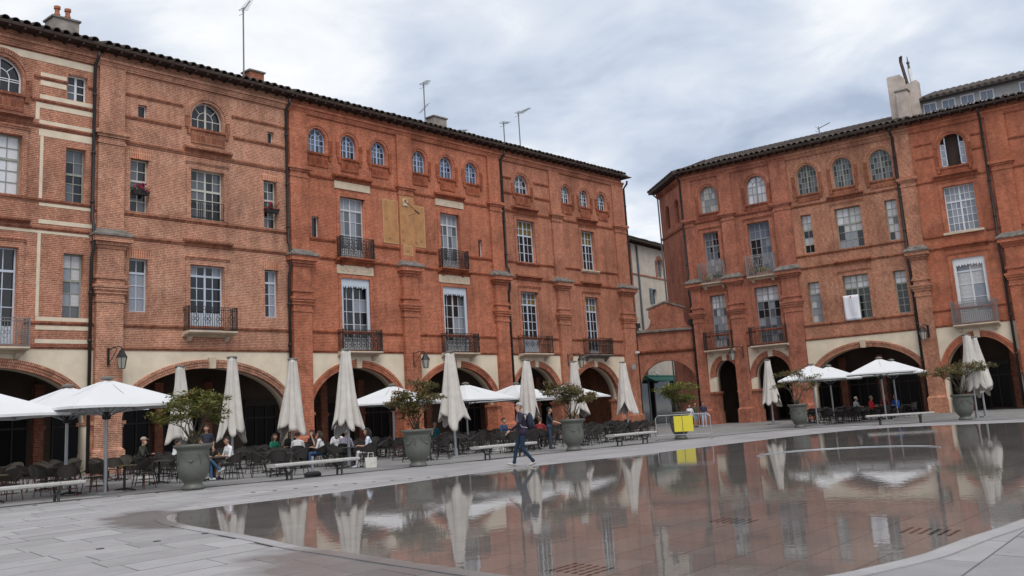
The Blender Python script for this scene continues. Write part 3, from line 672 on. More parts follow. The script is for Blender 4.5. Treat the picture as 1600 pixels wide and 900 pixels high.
    def roof(s, ez=21.12, slope=18, run=7.0, over=.80, sp=.47):
        th = math.tan(R_(slope)); m = s.mb()
        m.prism_x([(-over + .05, ez - .06), (-over + .05, ez + .0), (run, ez + (run + over) * th), (run, ez - .06)], s.s0, s.s1)
        ro = m.build('roof', tile_m, s.root)
        m = s.mb(); m.box(s.s0, s.s1, -over + .06, .02, ez - .13, ez - .065); 
        x = s.s0 + .2
        while x < s.s1 - .1: m.box(x, x + .1, -over + .1, .02, ez - .24, ez - .131); x += .7
        m.build('soffit', soffit, s.root)
        # barrel rows behind the eave tiles
        m = s.mb(); x = s.s0 + sp / 2; q = 6; xs = []
        while x < s.s1 - .02: xs.append(x); x += sp
        for x in xs:
            y0, y1 = -over + .55, run; k = 14
            for c in range(k):
                ya, yb = y0 + (y1 - y0) * c / k, y0 + (y1 - y0) * (c + 1.08) / k
                vs = []
                for yy, r_ in ((ya, .19), (yb, .165)):
                    vs += [(x + r_ * math.cos(math.pi * i / q), yy, ez + (yy + over) * th + .02 + r_ * .9 * math.sin(math.pi * i / q)) for i in range(q + 1)]
                m.add(vs, [(i, i + 1, q + 2 + i, q + 1 + i) for i in range(q)])
        m.build('tile_rows', tile_m, ro, recalc=False)
        global TILE
        if TILE is None:
            t_ = MB(); vs = []
            for yy, r_, dz in ((0, .20, 0), (.62, .17, .62 * math.tan(R_(18)))):
                for rad in (r_, r_ - .025): vs += [(rad * math.cos(math.pi * i / 8), yy, dz + rad * math.sin(math.pi * i / 8)) for i in range(9)]
            fs = [(i, i + 1, 18 + i + 1, 18 + i) for i in range(8)] + [(9 + i + 1, 9 + i, 27 + i, 27 + i + 1) for i in range(8)] + [(i + 1, i, 9 + i, 9 + i + 1) for i in range(8)]
            t_.add(vs, fs); TILE = t_.mesh('roof_tile', tile_m, recalc=False)
        tr = random.Random(int(s.s0 * 10))
        for x in xs:
            o = link('roof_tile', TILE, ro); o.location = (x - s.ox + tr.uniform(-.02, .02), -over - .03 + tr.uniform(-.04, .03), ez + tr.uniform(-.015, .02)); o.rotation_euler = (tr.uniform(-.03, .03), tr.uniform(-.04, .04), tr.uniform(-.04, .04))
        return ro
    def shell(s, depth=9.0, ez=21.0):
        m = s.mb(); m.box(s.s0 + .02, s.s1 - .02, depth - .3, depth, 0, ez + 1.5); m.build('rear_wall', s.mat, s.root)
    def pipe(s, x, z0=.2, z1=20.6, y=-.32):
        m = s.mb(); m.tube([(x, -.55, z1 + .1), (x, -.5, z1 - .15), (x, -.14, z1 - .5), (x, -.14, 12.2), (x, y, 11.9), (x, y, 10.6), (x, -.16, 10.2), (x, -.16, z0)], .085, 8)
        for z in (18.5, 15.5, 13, 8.5, 6.2, 3.6): m.tube([(x, -.14, z), (x, -.14, z + .12)], .115, 8)
        m.build('drainpipe', pipe_m, s.root, smooth=True)
    def balcony(s, x0, x1, zf, zt, depth=.65, style='scroll', mat=None, slabm=None):
        m = s.mb(); m.prism_x([(-depth, zf - .02), (.02, zf - .02), (.02, zf - .30), (-.10, zf - .30), (-.2, zf - .2), (-depth + .12, zf - .17), (-depth, zf - .10)], x0, x1)
        for x in (x0 + .35, x1 - .35): m.prism_x([(-.3, zf - .3), (.02, zf - .3), (.02, zf - .55), (-.1, zf - .52)], x - .1, x + .1)
        b = m.build('balcony', slabm or stone, s.root)
        m = s.mb(); yr = -depth + .05; h = zt - zf
        for z in (zf + .04, zt - .02, zt - .16):
            m.box(x0 + .03, x1 - .03, yr - .014, yr + .014, z - .016, z + .016)
            for x in (x0 + .04, x1 - .04): m.box(x - .014, x + .014, yr + .015, .01, z - .016, z + .016)
        for x in (x0 + .04, x1 - .04): m.box(x - .028, x + .028, yr - .028, yr + .028, zf - .01, zt + .03)
        L = x1 - x0 - .1; nb = max(6, int(L / .13))
        for i in range(nb + 1):
            x = x0 + .05 + L * i / nb; m.box(x - .011, x + .011, yr - .011, yr + .011, zf + .05, zt - .03)
        for x in (x0 + .04, x1 - .04):
            for i in range(1, 5):
                y = yr + (0 - yr) * i / 5; m.box(x - .011, x + .011, y - .011, y + .011, zf + .05, zt - .03)
        def ringy(cx, cz, r, w=.014):
            m.tube([(cx + r * math.cos(2 * math.pi * i / 12), yr - .01, cz + r * math.sin(2 * math.pi * i / 12)) for i in range(13)], w, 4)
        if style in ('scroll', 'dense'):
            k = max(3, int(L / (.62 if style == 'scroll' else .30)))
            for i in range(k):
                cx = x0 + .05 + L * (i + .5) / k; cz = zf + h * .48
                for dx_, dz_, r in ((0, .14, .11), (0, -.14, .11), (-.12, 0, .09), (.12, 0, .09)): ringy(cx + dx_, cz + dz_, r)
                if style == 'dense':
                    for dz_ in (-.34, .34): ringy(cx, cz + dz_, .11); ringy(cx + .15, cz + dz_ * .8, .08)
        if style in ('lattice',):
            k = int(L / .14)
            for i in range(-4, k + 5):
                for sg in (1, -1):
                    xa = x0 + .05 + L * i / k; xb = xa + sg * h * .8
                    za, zb = zf + .06, zt - .17
                    lo_, hi_ = x0 + .05, x1 - .05
                    t0, t1 = 0.0, 1.0
                    d = xb - xa
                    for lim, sgn in ((lo_, 1), (hi_, -1)):
                        f0, f1 = sgn * (xa - lim), sgn * (xb - lim)
                        if f0 < 0 and f1 < 0: t0 = 2
                        elif f0 < 0: t0 = max(t0, f0 / (f0 - f1))
                        elif f1 < 0: t1 = min(t1, f0 / (f0 - f1))
                    if t0 < t1: m.tube([(xa + d * t0, yr, za + (zb - za) * t0), (xa + d * t1, yr, za + (zb - za) * t1)], .014, 4)
        if style == 'cross':
            k = 4
            for i in range(k):
                xa, xb = x0 + .05 + L * i / k, x0 + .05 + L * (i + 1) / k
                m.tube([(xa, yr, zf + .05), (xb, yr, zt - .1)], .014, 4); m.tube([(xb, yr, zf + .05), (xa, yr, zt - .1)], .014, 4)
        m.build('railing', mat or iron, b)
    def lintel(s, x0, x1, z0, z1, carved=False):
        m = s.mb(); m.box(x0, x1, -.06, .02, z0, z1)
        if carved:
            for i in range(5):
                cx = x0 + (x1 - x0) * (i + .5) / 5; cz = (z0 + z1) / 2
                m.tube([(cx - .22 + .44 * j / 8, -.062, cz + .11 * math.sin(j * .785 + i)) for j in range(9)], .02, 4); m.tube([(cx + .09 * math.cos(j), -.062, cz + .09 * math.sin(j)) for j in range(7)], .016, 4)
        m.build('lintel', stone, s.root)
    def lambrequin(s, x0, x1, z0, z1, mat):
        m = s.mb(); y = .06
        m.box(x0, x0 + .2, y, y + .05, z0, z1); m.box(x1 - .2, x1, y, y + .05, z0, z1); m.box(x0 + .2, x1 - .2, y, y + .05, z1 - .42, z1)
        n_ = 9
        for i in range(n_):
            a = x0 + .2 + (x1 - x0 - .4) * i / n_; b = x0 + .2 + (x1 - x0 - .4) * (i + 1) / n_
            dpt = .08 + .14 * abs(i - (n_ - 1) / 2) / n_ + (.05 if i % 2 else 0)
            m.prism_y([(a, z1 - .42), (b, z1 - .42), ((a + b) / 2 + .03, z1 - .42 - dpt), ((a + b) / 2 - .03, z1 - .42 - dpt)][::-1], y, y + .05)
        m.build('lambrequin', mat, s.root)

def common_bands(h, lst, skip=()):
    for z, hh, pr in lst: h.band(z, hh, pr)
def oval_holes(h, *hs):
    for x0, x1, z0, z1 in hs: h.win(x0, x1, z0, z1, cols=1, rows=(1,), sash='grey', pane='d', fw_=.05, y=.2)

# ---- L1: leftmost house with cream bands
h = House('L', 12.0, 21.65, 'salmon', 'leftmost salmon brick house with cream plaster bands and a cut-off balcony')
c = 17.1
h.win(c - 1.0, c + 1.0, 17.9, 19.6, 4, (1, 1, 1), arch=True, sash='white', pane='d', fan=True)
for x0, x1 in ((20.22, 21.2), (13.0, 13.98)):
    h.win(x0, x1, 18.1, 19.42, 2, (1, 1, 1), sash='white', pane='dg'); h.win(x0, x1, 12.92, 15.66, 2, (1, 1, 1, 1.3, 1.3), sash='olive', pane='dg', trans=3, mul=False)
    h.win(x0, x1, 7.26, 10.44, 2, (1, 1, 1, 1, 1), sash='olive', pane='gpc', trans=3, mul=False)
h.win(c - 1.02, c + 1.05, 12.98, 15.84, 4, (1, 1, 1, 1, 1), sash='olive', pane='w', trans=3)
h.win(c - 1.02, c + 1.05, 5.95, 10.49, 4, (1, 1, 1, 1.2), sash='pale', pane='d', trans=3, lower=.9)
h.upper(); h.arch_trim(c - 1.0, c + 1.0, 17.9, 19.6)
h.surround(c - 1.02, c + 1.05, 12.98, 15.84, hood=16.75); h.surround(c - 1.02, c + 1.05, 5.95, 10.49, hood=11.75)
for z, x0, x1 in ((7.05, 18.5, None), (7.05, None, 15.7), (5.95, None, None), (11.5, None, None), (12.85, None, None), (16.5, None, None), (17.75, 18.5, None), (17.75, None, 15.7), (18.9, 18.6, 20.2), (18.9, 21.22, None), (18.9, None, 12.98), (18.9, 14.0, 15.6)): h.band(z, .16, .085, x0, x1)
for z0, z1, lo in ((19.75, 20.1, 12), (19.0, 19.2, 18.9), (18.55, 18.8, 18.9), (17.87, 18.08, 18.9), (17.4, 17.66, 18.9), (16.6, 16.8, 18.9), (16.02, 16.36, 18.9), (12.6, 12.75, 19.0), (11.75, 11.95, 19.0), (11.28, 11.5, 12), (7.14, 7.34, 19.0), (6.75, 6.95, 19.0), (6.12, 6.32, 19.0)):
    m = h.mb(); m.box(lo, 20.15 if 17.9 < z0 < 19.3 else 21.62, -.018, .01, z0, z1); m.build('cream_band', cream, h.root)
for b_ in ((18.98, 19.13, -.02, .01, 12.95, 16.01), (18.98, 19.13, -.02, .01, 7.35, 11.27), (18.72, 18.9, -.02, .01, 16.81, 17.86)): m = h.mb(); m.box(*b_); m.build('cream_band', cream, h.root)
h.balcony(c - 1.45, c + 1.45, 5.92, 7.2, style='scroll', mat=irongrey)
h.arcade([(12.8, 21.5, 2.4, 2.62)]); h.gallery(); m = h.mb(); m.box(12.0, 12.2, .86, 6.2, 0, 5.7); m.build('gallery_end_wall', darkin, h.root); h.cornice(); ro = h.roof(); h.shell(); h.pipe(21.5)  # unseen gallery end wall added out of view to keep light out
H_L1 = h
def chimney(h, x0, x1, y0, y1, z0, z1, mat, pots=(), cap=True):
    m = h.mb(); m.box(x0, x1, y0, y1, z0, z1); ch = m.build('chimney', mat, h.root)
    if cap: m = h.mb(); m.box(x0 - .08, x1 + .08, y0 - .08, y1 + .08, z1, z1 + .1); m.build('chimney_cap', lead, ch)
    for px_ in pots: m = h.mb(); m.lathe([(.15, 0), (.16, .3), (.12, .35), (.12, .55), (.17, .58), (.17, .72)], 10, (px_, (y0 + y1) / 2, z1 + .1)); m.build('chimney_pot', terracotta, ch)
chimney(h, 20.35, 21.7, 2.2, 3.2, 21.4, 23.2, plain('old_render', (.30, .265, .235), .9, var=.3, scale=2), (20.75, 21.3))

# ---- L2
h = House('L', 21.65, 33.15, 'tan', 'tan brick house with one wide arcade arch and a single scrollwork balcony')
c = 27.87
h.win(26.93, 28.87, 17.98, 19.5, 4, (1, 1, 1), arch=True, sash='cream', pane='d', fan=True)
oval_holes(h, (23.87, 24.36, 17.85, 18.6), (31.77, 32.2, 17.87, 18.61))
for x0, x1 in ((23.49, 24.5), (31.46, 32.35)):
    h.win(x0, x1, 12.88, 15.65, 2, (1, 1, 1, 1, 1), sash='cream', pane='dg', trans=3, mul=False)
    h.win(x0, x1, 7.77, 10.46, 2, (1, 1, 1, 1), sash='pale', pane=(lambda i, j: 'd' if j == 3 else 'p') if x0 < 30 else (lambda i, j: 'd' if i == 0 else 'p'), trans=3, mul=False)
h.win(26.87, 28.88, 12.9, 15.63, 4, (1, 1, 1, 1, 1), sash='cream', pane='dg', trans=3)
h.win(26.84, 28.87, 6.88, 10.4, 4, (1, 1, 1, .75), sash='pale', pane=lambda i, j: 'p' if (j == 3 and i in (0, 3)) else 'd', trans=3, lower=.95)
h.upper(); h.arch_trim(26.93, 28.87, 17.98, 19.5)
h.surround(26.87, 28.88, 12.9, 15.63, hood=16.7); h.surround(26.84, 28.87, 6.95, 10.4, hood=11.6)
soldier = brick('brick_soldier', (.47, .19, .105), (.40, .14, .08), (.60, .38, .27), bw=.12, rh=.5, ms=.02)
for x0, x1 in ((23.49, 24.5), (31.46, 32.35)):
    for z in (15.66, 10.47): m = h.mb(); m.box(x0 - .14, x1 + .14, -.03, .01, z, z + .42); m.build('flat_arch', soldier, h.root)
for z, x0, x1 in ((5.92, None, None), (7.05, None, None), (11.5, None, None), (12.72, None, None), (16.42, None, None), (17.8, 22.9, 26.3), (17.8, 29.5, 33.15), (19.02, 22.9, 26.4), (19.02, 29.4, 33.15)): h.band(z, .17, .085, x0, x1)
h.pilaster(21.75, 23.1); h.balcony(26.4, 29.3, 6.88, 8.12, style='scroll')
h.arcade([(23.2, 32.95, 2.4, 2.6)]); h.pier(21.66, 23.15); h.gallery(); h.cornice(); h.roof(); h.shell(); h.pipe(32.98)
chimney(h, 32.1, 33.1, 2.2, 3.0, 21.6, 23.05, BR['gate'])
m = h.mb(); 
for x in (26.87, 28.88): pass
m.box(26.9, 28.85, -.05, -.02, 12.95, 13.0)
for z in (12.98, 13.85): m.box(26.9, 28.85, -.06, -.03, z, z + .03)
for i in range(16): m.box(26.92 + i * .127, 26.94 + i * .127, -.055, -.035, 12.98, 13.85)
m.build('window_guard', iron, h.root)

# ---- L3
h = House('L', 33.15, 51.65, 'red', 'red brick house with the ochre sundial and lavender arched attic windows')
AW3 = [(34.66, 36.03), (37.13, 38.4), (39.6, 40.88), (43.14, 44.4), (45.66, 46.98), (48.18, 49.5)]
for x0, x1 in AW3: h.win(x0, x1, 17.94, 19.47, 4, (1, 1, 1), arch=True, sash='blue', pane='dg', fan=True)
oval_holes(h, (34.78, 35.31, 12.68, 13.95), (49.13, 49.56, 12.68, 13.92))
for x0, x1 in ((36.89, 38.87), (45.44, 47.3)):
    h.win(x0, x1, 11.68, 15.43, 4, (1.2, 1.2, 1, 1), sash='grey', pane=lambda i, j: 'pg' if j < 3 else 'p', trans=3, lower=.5)
for x0, x1 in ((36.84, 39.07), (45.38, 47.68)):
    h.win(x0, x1, 5.95, 10.36, 4, (1, 1, 1, 1, .5), sash='grey', pane=lambda i, j: 'd' if i < 2 else 'dgp', trans=4, lower=.8)
h.upper()
for x0, x1 in AW3: h.arch_trim(x0, x1, 17.94, 19.47, drop=.9)
for x0, x1 in ((36.89, 38.87), (45.44, 47.3)): h.surround(x0, x1, 11.68, 15.43, top=False); h.lintel(x0 - .38, x1 + .45, 15.9, 16.36); h.hood(x0 - .5, x1 + .5, 16.62); h.balcony(x0 - .35, x1 + .35, 11.62, 12.85, depth=.45, style='dense', slabm=h.mould)
for x0, x1 in ((36.84, 39.07), (45.38, 47.68)): h.surround(x0, x1, 5.95, 10.36, wd=.2, top=False); h.lintel(x0 - .3, x1 + .3, 10.62, 11.15, True); h.lambrequin(x0, x1, 5.95, 10.36, sashes['pale']); h.hood(x0 - .4, x1 + .4, 11.4); h.balcony(x0 - .42, x1 + .42, 5.93, 7.2, depth=.6, style='dense')
for z, x0, x1 in ((5.92, None, None), (7.05, None, None), (11.45, None, None), (12.55, 33.15, 36.5), (12.55, 39.3, 41.7), (12.55, 43.0, 45.0), (12.55, 47.8, 51.6), (16.4, None, None)): h.band(z, .17, .08, x0, x1)
for a, b in ((33.2, 34.45), (41.66, 42.93), (50.4, 51.62)): h.pilaster(a, b)
h.arcade([(34.48, 41.45, 2.4, 2.6), (42.78, 50.1, 2.4, 2.6)])
for a, b in ((33.16, 34.43), (41.5, 42.73), (50.15, 51.6)): h.pier(a, b)
h.gallery(); h.cornice(); h.roof(); h.shell()
chimney(h, 47.5, 48.8, 2.2, 3.0, 21.6, 23.2, MATS['old_render'])
# painted sundial: ochre panels across the pilaster, pale border, gnomon
m = h.mb(); m.box(40.35, 41.64, -.022, .01, 12.87, 15.72); m.box(42.95, 44.0, -.022, .01, 12.83, 15.6); m.box(41.66, 42.93, -.175, -.155, 12.8, 16.1); m.box(41.85, 42.7, -.176, -.155, 12.15, 12.8); sd_ = m.build('sundial', ochre, h.root)
m = h.mb()
def frame(x0, x1, z0, z1, y, w_=.05):
    m.box(x0, x1, y - .006, y, z0, z0 + w_); m.box(x0, x1, y - .006, y, z1 - w_, z1); m.box(x0, x0 + w_, y - .006, y, z0 + w_, z1 - w_); m.box(x1 - w_, x1, y - .006, y, z0 + w_, z1 - w_)
frame(40.35, 41.64, 12.87, 15.72, -.022); frame(42.95, 44.0, 12.83, 15.6, -.022); frame(41.86, 42.69, 12.16, 12.8, -.176); m.build('sundial_border', ochrel, sd_)
m = h.mb(); rs2 = random.Random(11)
def numeral(x, z, txt, y, k=.13):
    for ch in txt:
        if ch == 'I': m.box(x, x + .025, y - .004, y, z, z + k); x += .055
        elif ch == 'V': m.prism_y([(x, z + k), (x + .025, z + k), (x + .06, z), (x + .045, z)], y - .004, y); m.prism_y([(x + .085, z + k), (x + .105, z + k), (x + .06, z), (x + .045, z)], y - .004, y); x += .13
        elif ch == 'X': m.prism_y([(x, z + k), (x + .025, z + k), (x + .1, z), (x + .075, z)], y - .004, y); m.prism_y([(x + .075, z + k), (x + .1, z + k), (x + .025, z), (x, z)], y - .005, y); x += .13
for x, z, tx in ((40.55, 14.35, 'VI'), (40.7, 13.1, 'VIII'), (40.6, 15.45, 'V')): numeral(x, z, tx, -.024)
for x, z, tx in ((43.1, 13.05, 'III'), (43.55, 13.15, 'IV'), (43.6, 14.2, 'V')): numeral(x, z, tx, -.024)
for x, z, tx in ((41.8, 13.6, 'X'), (42.15, 12.35, 'XII'), (41.85, 13.05, 'XI'), (42.6, 13.1, 'I')): numeral(x, z, tx, -.178)
m.build('sundial_numerals', plain('faded_paint', (.16, .10, .05), .9), sd_)
m = h.mb(); m.tube([(42.15 + .17 * math.cos(a), -.2, 15.72 + .17 * math.sin(a)) for a in [2 * math.pi * i / 14 for i in range(15)]], .045, 6); m.box(41.95, 42.35, -.24, -.176, 15.42, 15.55); m.build('sundial_disc', stone, sd_)
m = h.mb(); m.tube([(42.2, -.2, 15.7), (42.75, -.75, 14.95)], .018, 5); m.tube([(42.6, -.6, 15.12), (42.82, -.8, 14.85)], .05, 6); m.tube([(42.75, -.75, 14.95), (42.4, -.18, 14.8)], .012, 4); m.build('gnomon', iron, sd_)

# ---- L4
h = House('L', 51.65, 67.4, 'mixed', 'end brick house of the left row with pale blue casements beside the gateway')
h.win(53.4, 55.06, 17.9, 19.35, 4, (1, 1, 1), arch=True, sash='pale', pane='dg', fan=True)
for x0, x1 in ((58.98, 60.15), (61.36, 62.58), (63.76, 64.96)): h.win(x0, x1, 17.85, 19.25, 4, (1, 1, 1), arch=True, sash='pale', pane='dg', fan=True)
pf = lambda i, j: 'y' if j >= 3 else 'd'
for x0, x1 in ((53.33, 55.36), (61.1, 62.85)): h.win(x0, x1, 12.7, 15.85, 4, (1, 1, 1, .8, .8), sash='pale', pane=pf, trans=3)
for x0, x1 in ((53.32, 55.3), (61.0, 62.75)): h.win(x0, x1, 5.95, 10.48, 4, (1, 1, 1, 1, .7, .7), sash='pale', pane=lambda i, j: 'yg' if j >= 4 else 'd', trans=4, lower=1.05 if x0 < 60 else .3)
h.upper()
h.arch_trim(53.4, 55.06, 17.9, 19.35)
for x0, x1 in ((58.98, 60.15), (61.36, 62.58), (63.76, 64.96)): h.arch_trim(x0, x1, 17.85, 19.25)
for x0, x1, b in ((53.33, 55.36, 15.85), (61.1, 62.85, 15.85)): h.surround(x0, x1, 12.7, b, hood=16.7); h.band(12.55, .2, .16, x0 - .3, x1 + .3, 'window_sill', stone if x0 > 60 else None)
for x0, x1 in ((53.32, 55.3), (61.0, 62.75)): h.surround(x0, x1, 5.95, 10.48, hood=11.55)
for z, x0, x1 in ((5.92, None, None), (7.05, None, None), (11.4, None, None), (12.6, 52, 53.0), (12.6, 55.7, 61), (12.6, 63.2, 67), (16.4, None, None), (17.75, 52, 53), (17.75, 55.6, 57.4), (18.9, 52, 53), (18.9, 55.6, 57.4)): h.band(z, .17, .08, x0, x1)
for a, b in ((57.42, 58.68), (65.75, 67.35)): h.pilaster(a, b)
h.balcony(52.65, 55.95, 5.95, 7.2, style='scroll'); h.balcony(60.3, 63.45, 5.95, 7.2, style='dense', slabm=lead)
h.arcade([(51.85, 57.2, 2.4, 2.62), (58.65, 64.7, 2.4, 2.62)])
for a, b in ((57.25, 58.6), (64.75, 67.38)): h.pier(a, b)
h.gallery(); h.cornice(); h.roof(); h.shell(); h.pipe(51.85); h.pipe(67.5, y=-.1)
m = h.mb(); m.box(66.9, 67.4, .5, 9, 0, 21); m.build('end_wall', h.mat, h.root)
m = h.mb(); m.box(67.4, 67.95, -.75, 7, 21.0, 21.06); m.build('gable_soffit', soffit, h.root)

# ---- right side of the square
h = House('R', -37.13, -27.9, 'deep', 'deep red corner house with two narrow arcade arches and plants on its balconies')
h.win(-35.62, -34.04, 17.12, 19.34, 6, (1, 1, 1, 1), arch=True, sash='olive', pane='pc', mul=True)
h.win(-31.47, -29.8, 17.12, 19.36, 4, (1, 1, 1), arch=True, sash='slate', pane='cw', fan=True)
h.win(-35.62, -34.25, 11.55, 15.46, 4, (1, 1, 1, 1, 1, 1, 1), sash='slate', pane=lambda i, j: 'dgb' if j > 2 else 'pc', trans=5)
h.win(-31.68, -29.83, 11.45, 15.58, 4, (1, 1, 1, 1, .9, .9), sash='slate', pane=lambda i, j: 'b' if j > 3 else ('d' if i < 2 else 'pb'), trans=4)
h.win(-35.54, -34.2, 5.95, 10.25, 4, (1, 1, 1, 1, 1, .8, .8), sash='slate', pane=lambda i, j: 'wc' if j > 4 else 'pgc', trans=5)
h.win(-31.66, -29.68, 5.95, 10.4, 4, (1, 1, 1, 1, 1, .8, .8), sash='slate', pane=lambda i, j: 'cw' if j > 4 else 'gdp', trans=5)
h.upper()
for a in ((-35.62, -34.04, 17.12, 19.34), (-31.47, -29.8, 17.12, 19.36)): h.arch_trim(*a, drop=.6)
for x0, x1, z0, z1 in ((-35.62, -34.25, 11.6, 15.46), (-31.68, -29.83, 11.5, 15.58), (-35.54, -34.2, 6, 10.25), (-31.66, -29.68, 6, 10.4)): h.surround(x0, x1, z0, z1)
for z in (5.92, 11.4, 16.4): h.band(z, .18, .10)
h.band(7.0, .15, .07)
for a, b in ((-37.1, -36.3), (-33.8, -32.7), (-29.3, -27.95)): h.pilaster(a, b)
h.balcony(-36.15, -33.85, 11.3, 12.95, depth=.5, style='cross', mat=galv); h.balcony(-31.95, -29.6, 11.3, 12.95, depth=.5, style='cross', mat=galv)
h.balcony(-36.2, -33.7, 5.85, 7.3, style='plain', slabm=stone); h.balcony(-32.25, -29.2, 5.85, 7.3, style='plain', slabm=stone)
h.arcade([(-35.75, -33.75, 3.7, 1.3), (-32.3, -29.4, 3.45, 1.55)])
for a, b in ((-37.1, -35.8), (-33.7, -32.35), (-29.35, -27.92)): h.pier(a, b, 2.5)
h.gallery(); m = h.mb(); m.box(-37.12, -36.9, .86, 6.2, 0, 5.7); m.build('gallery_end_wall', darkin, h.root); h.cornice(20.3, 20.9); ro = h.roof(20.9, slope=18); h.shell(); h.pipe(-37.25, y=-.3)
HRA = h
bx, by, ang, ln = -41.8 - h.ox, 4.44, math.atan2(-4.44, 4.67), 6.44
def endchild(o): o.location = (bx, by, 0); o.rotation_euler = (0, 0, ang); return o
endchild(slab_wall('end_wall', rect(0, ln, 0, 20.6), [archp(1.4, 2.6, 17.0, 19.1), archp(4.0, 5.2, 17.0, 19.1)], 0, .4, h.mat, h.root, 0))
m = MB(); m.box(.5, ln - .3, .3, .5, 16.8, 19.4); endchild(m.build('blind_panel', BR['gate'], h.root))  # darker brick puts the recess shade into the panel's colour
m = MB(); m.box(-.02, ln - .3, -.10, .0, 16.3, 16.5); m.prism_x([(-.02, 20.1), (0, 20.1), (0, 20.9), (-.02, 20.9), (-.3, 20.5), (-.3, 20.4), (-.2, 20.3)], 0, ln); endchild(m.build('end_cornice', h.mould, h.root))
m = MB(); m.box(-.7, ln + .45, -.75, .1, 20.72, 20.84); endchild(m.build('soffit', soffit, h.root))
m = MB(); th = math.tan(R_(20)); m.prism_x([(-.75, 20.85), (-.75, 20.95), (2.2, 20.95 + 2.95 * th), (2.2, 20.85)], -.7, ln + .3); er = endchild(m.build('end_roof', tile_m, h.root))
k = 0
while -.6 + k * .47 < ln + .3:
    o = link('roof_tile', TILE, er); o.location = (-.6 + k * .47, -.82, 20.92); k += 1
m = MB(); m.tube([(-.1, -.6, 20.7), (-.1, -.1, 20.2), (-.1, -.08, .2)], .07, 8); endchild(m.build('drainpipe', irongrey, h.root))

h = House('R', -27.9, -18.45, 'weathered', 'pale weathered brick house with the widest right-hand arch and a sheet hung from a window')
for x0, x1 in ((-27.22, -25.62), (-24.4, -22.88), (-21.6, -19.95)): h.win(x0, x1, 17.1, 19.38, 6, (1, 1, 1, 1, 1), arch=True, sash='olive', pane='dg')
for x0, x1, zz in ((-27.26, -26.42, 12.48), (-20.86, -20.02, 12.48)): h.win(x0, x1, zz, 15.48, 2, (1, 1, 1, 1, 1), sash='olive', pane=lambda i, j: 'wc' if j > 2 else 'cgd', trans=3, mul=False)
h.win(-24.58, -22.62, 12.4, 15.5, 4, (1, 1, 1, 1, 1), sash='olive', pane=lambda i, j: 'cw' if j > 2 else 'cdp', trans=3)
for x0, x1 in ((-27.3, -26.4), (-20.9, -20.02)): h.win(x0, x1, 7.15, 10.24, 2, (1, 1, 1, 1, .8, .8), sash='olive', pane=lambda i, j: 'wc' if j > 3 else ('cp' if x0 < -25 else 'd'), trans=4, mul=False)
h.win(-24.6, -22.7, 7.08, 10.36, 4, (1, 1, 1, 1, .8, .8), sash='olive', pane=lambda i, j: 'wc' if j > 3 else 'd', trans=4)
h.upper()
for x0, x1 in ((-27.22, -25.62), (-24.4, -22.88), (-21.6, -19.95)): h.arch_trim(x0, x1, 17.1, 19.38, drop=.6)
h.surround(-24.58, -22.62, 12.4, 15.5, hood=16.4); h.surround(-24.6, -22.7, 7.1, 10.36, hood=11.4)
for z, pr in ((5.92, .08), (6.95, .1), (11.35, .08), (12.3, .09), (16.2, .08)): h.band(z, .17, pr)
h.pilaster(-19.5, -18.5)
h.arcade([(-27.72, -19.6, 2.4, 2.62)]); h.pier(-19.55, -18.47, 2.5); h.gallery(); h.cornice(20.3, 20.9); h.roof(20.9, slope=18); h.shell(); h.pipe(-19.66)
m = h.mb(); m.prism_y([(-19.97, 21.2), (-18.75, 21.2), (-18.75, 24.85), (-19.0, 25.2), (-19.9, 25.2), (-19.97, 25.1)], 1.8, 2.9); m.prism_y([(-18.74, 21.2), (-17.9, 21.2), (-17.9, 24.5), (-18.74, 24.3)], 1.85, 2.85); m.box(-19.3, -18.5, 1.2, 1.79, 21.0, 23.7)
ch = m.build('chimney', render_c, h.root)
m = h.mb(); m.box(-19.38, -18.42, 1.12, 1.82, 23.7, 23.8); m.build('chimney_cap', lead, ch)
m = h.mb(); m.tube([(-18.62, 2.3, 24.3), (-18.9, 2.3, 26.3), (-18.85, 2.2, 26.6), (-18.75, 2.1, 26.65)], [.12, .12, .13, .08], 8); m.build('flue_pipe', plain('rusty_flue', (.08, .05, .04), .8, var=.5, scale=6), ch)
m = h.mb(); m.tube([(-18.3, 2.35, 24.4), (-18.38, 2.35, 25.6)], .14, 8); m.build('flue_pipe', white_p, ch)
m = h.mb(); m.tube([(-18.38, 2.35, 25.6), (-18.4, 2.35, 26.0)], [.1, .08], 8); m.ball((-18.41, 2.35, 26.1), .13); m.tube([(-18.41, 2.35, 26.2), (-18.42, 2.35, 26.6)], [.05, .03], 6); m.build('flue_cowl', plain('cowl_metal', (.12, .10, .10), .5, metal=.5), ch)

h = House('R', -18.45, -13.4, 'orange', 'bright orange brick house with one open arched attic window and a lattice balcony')
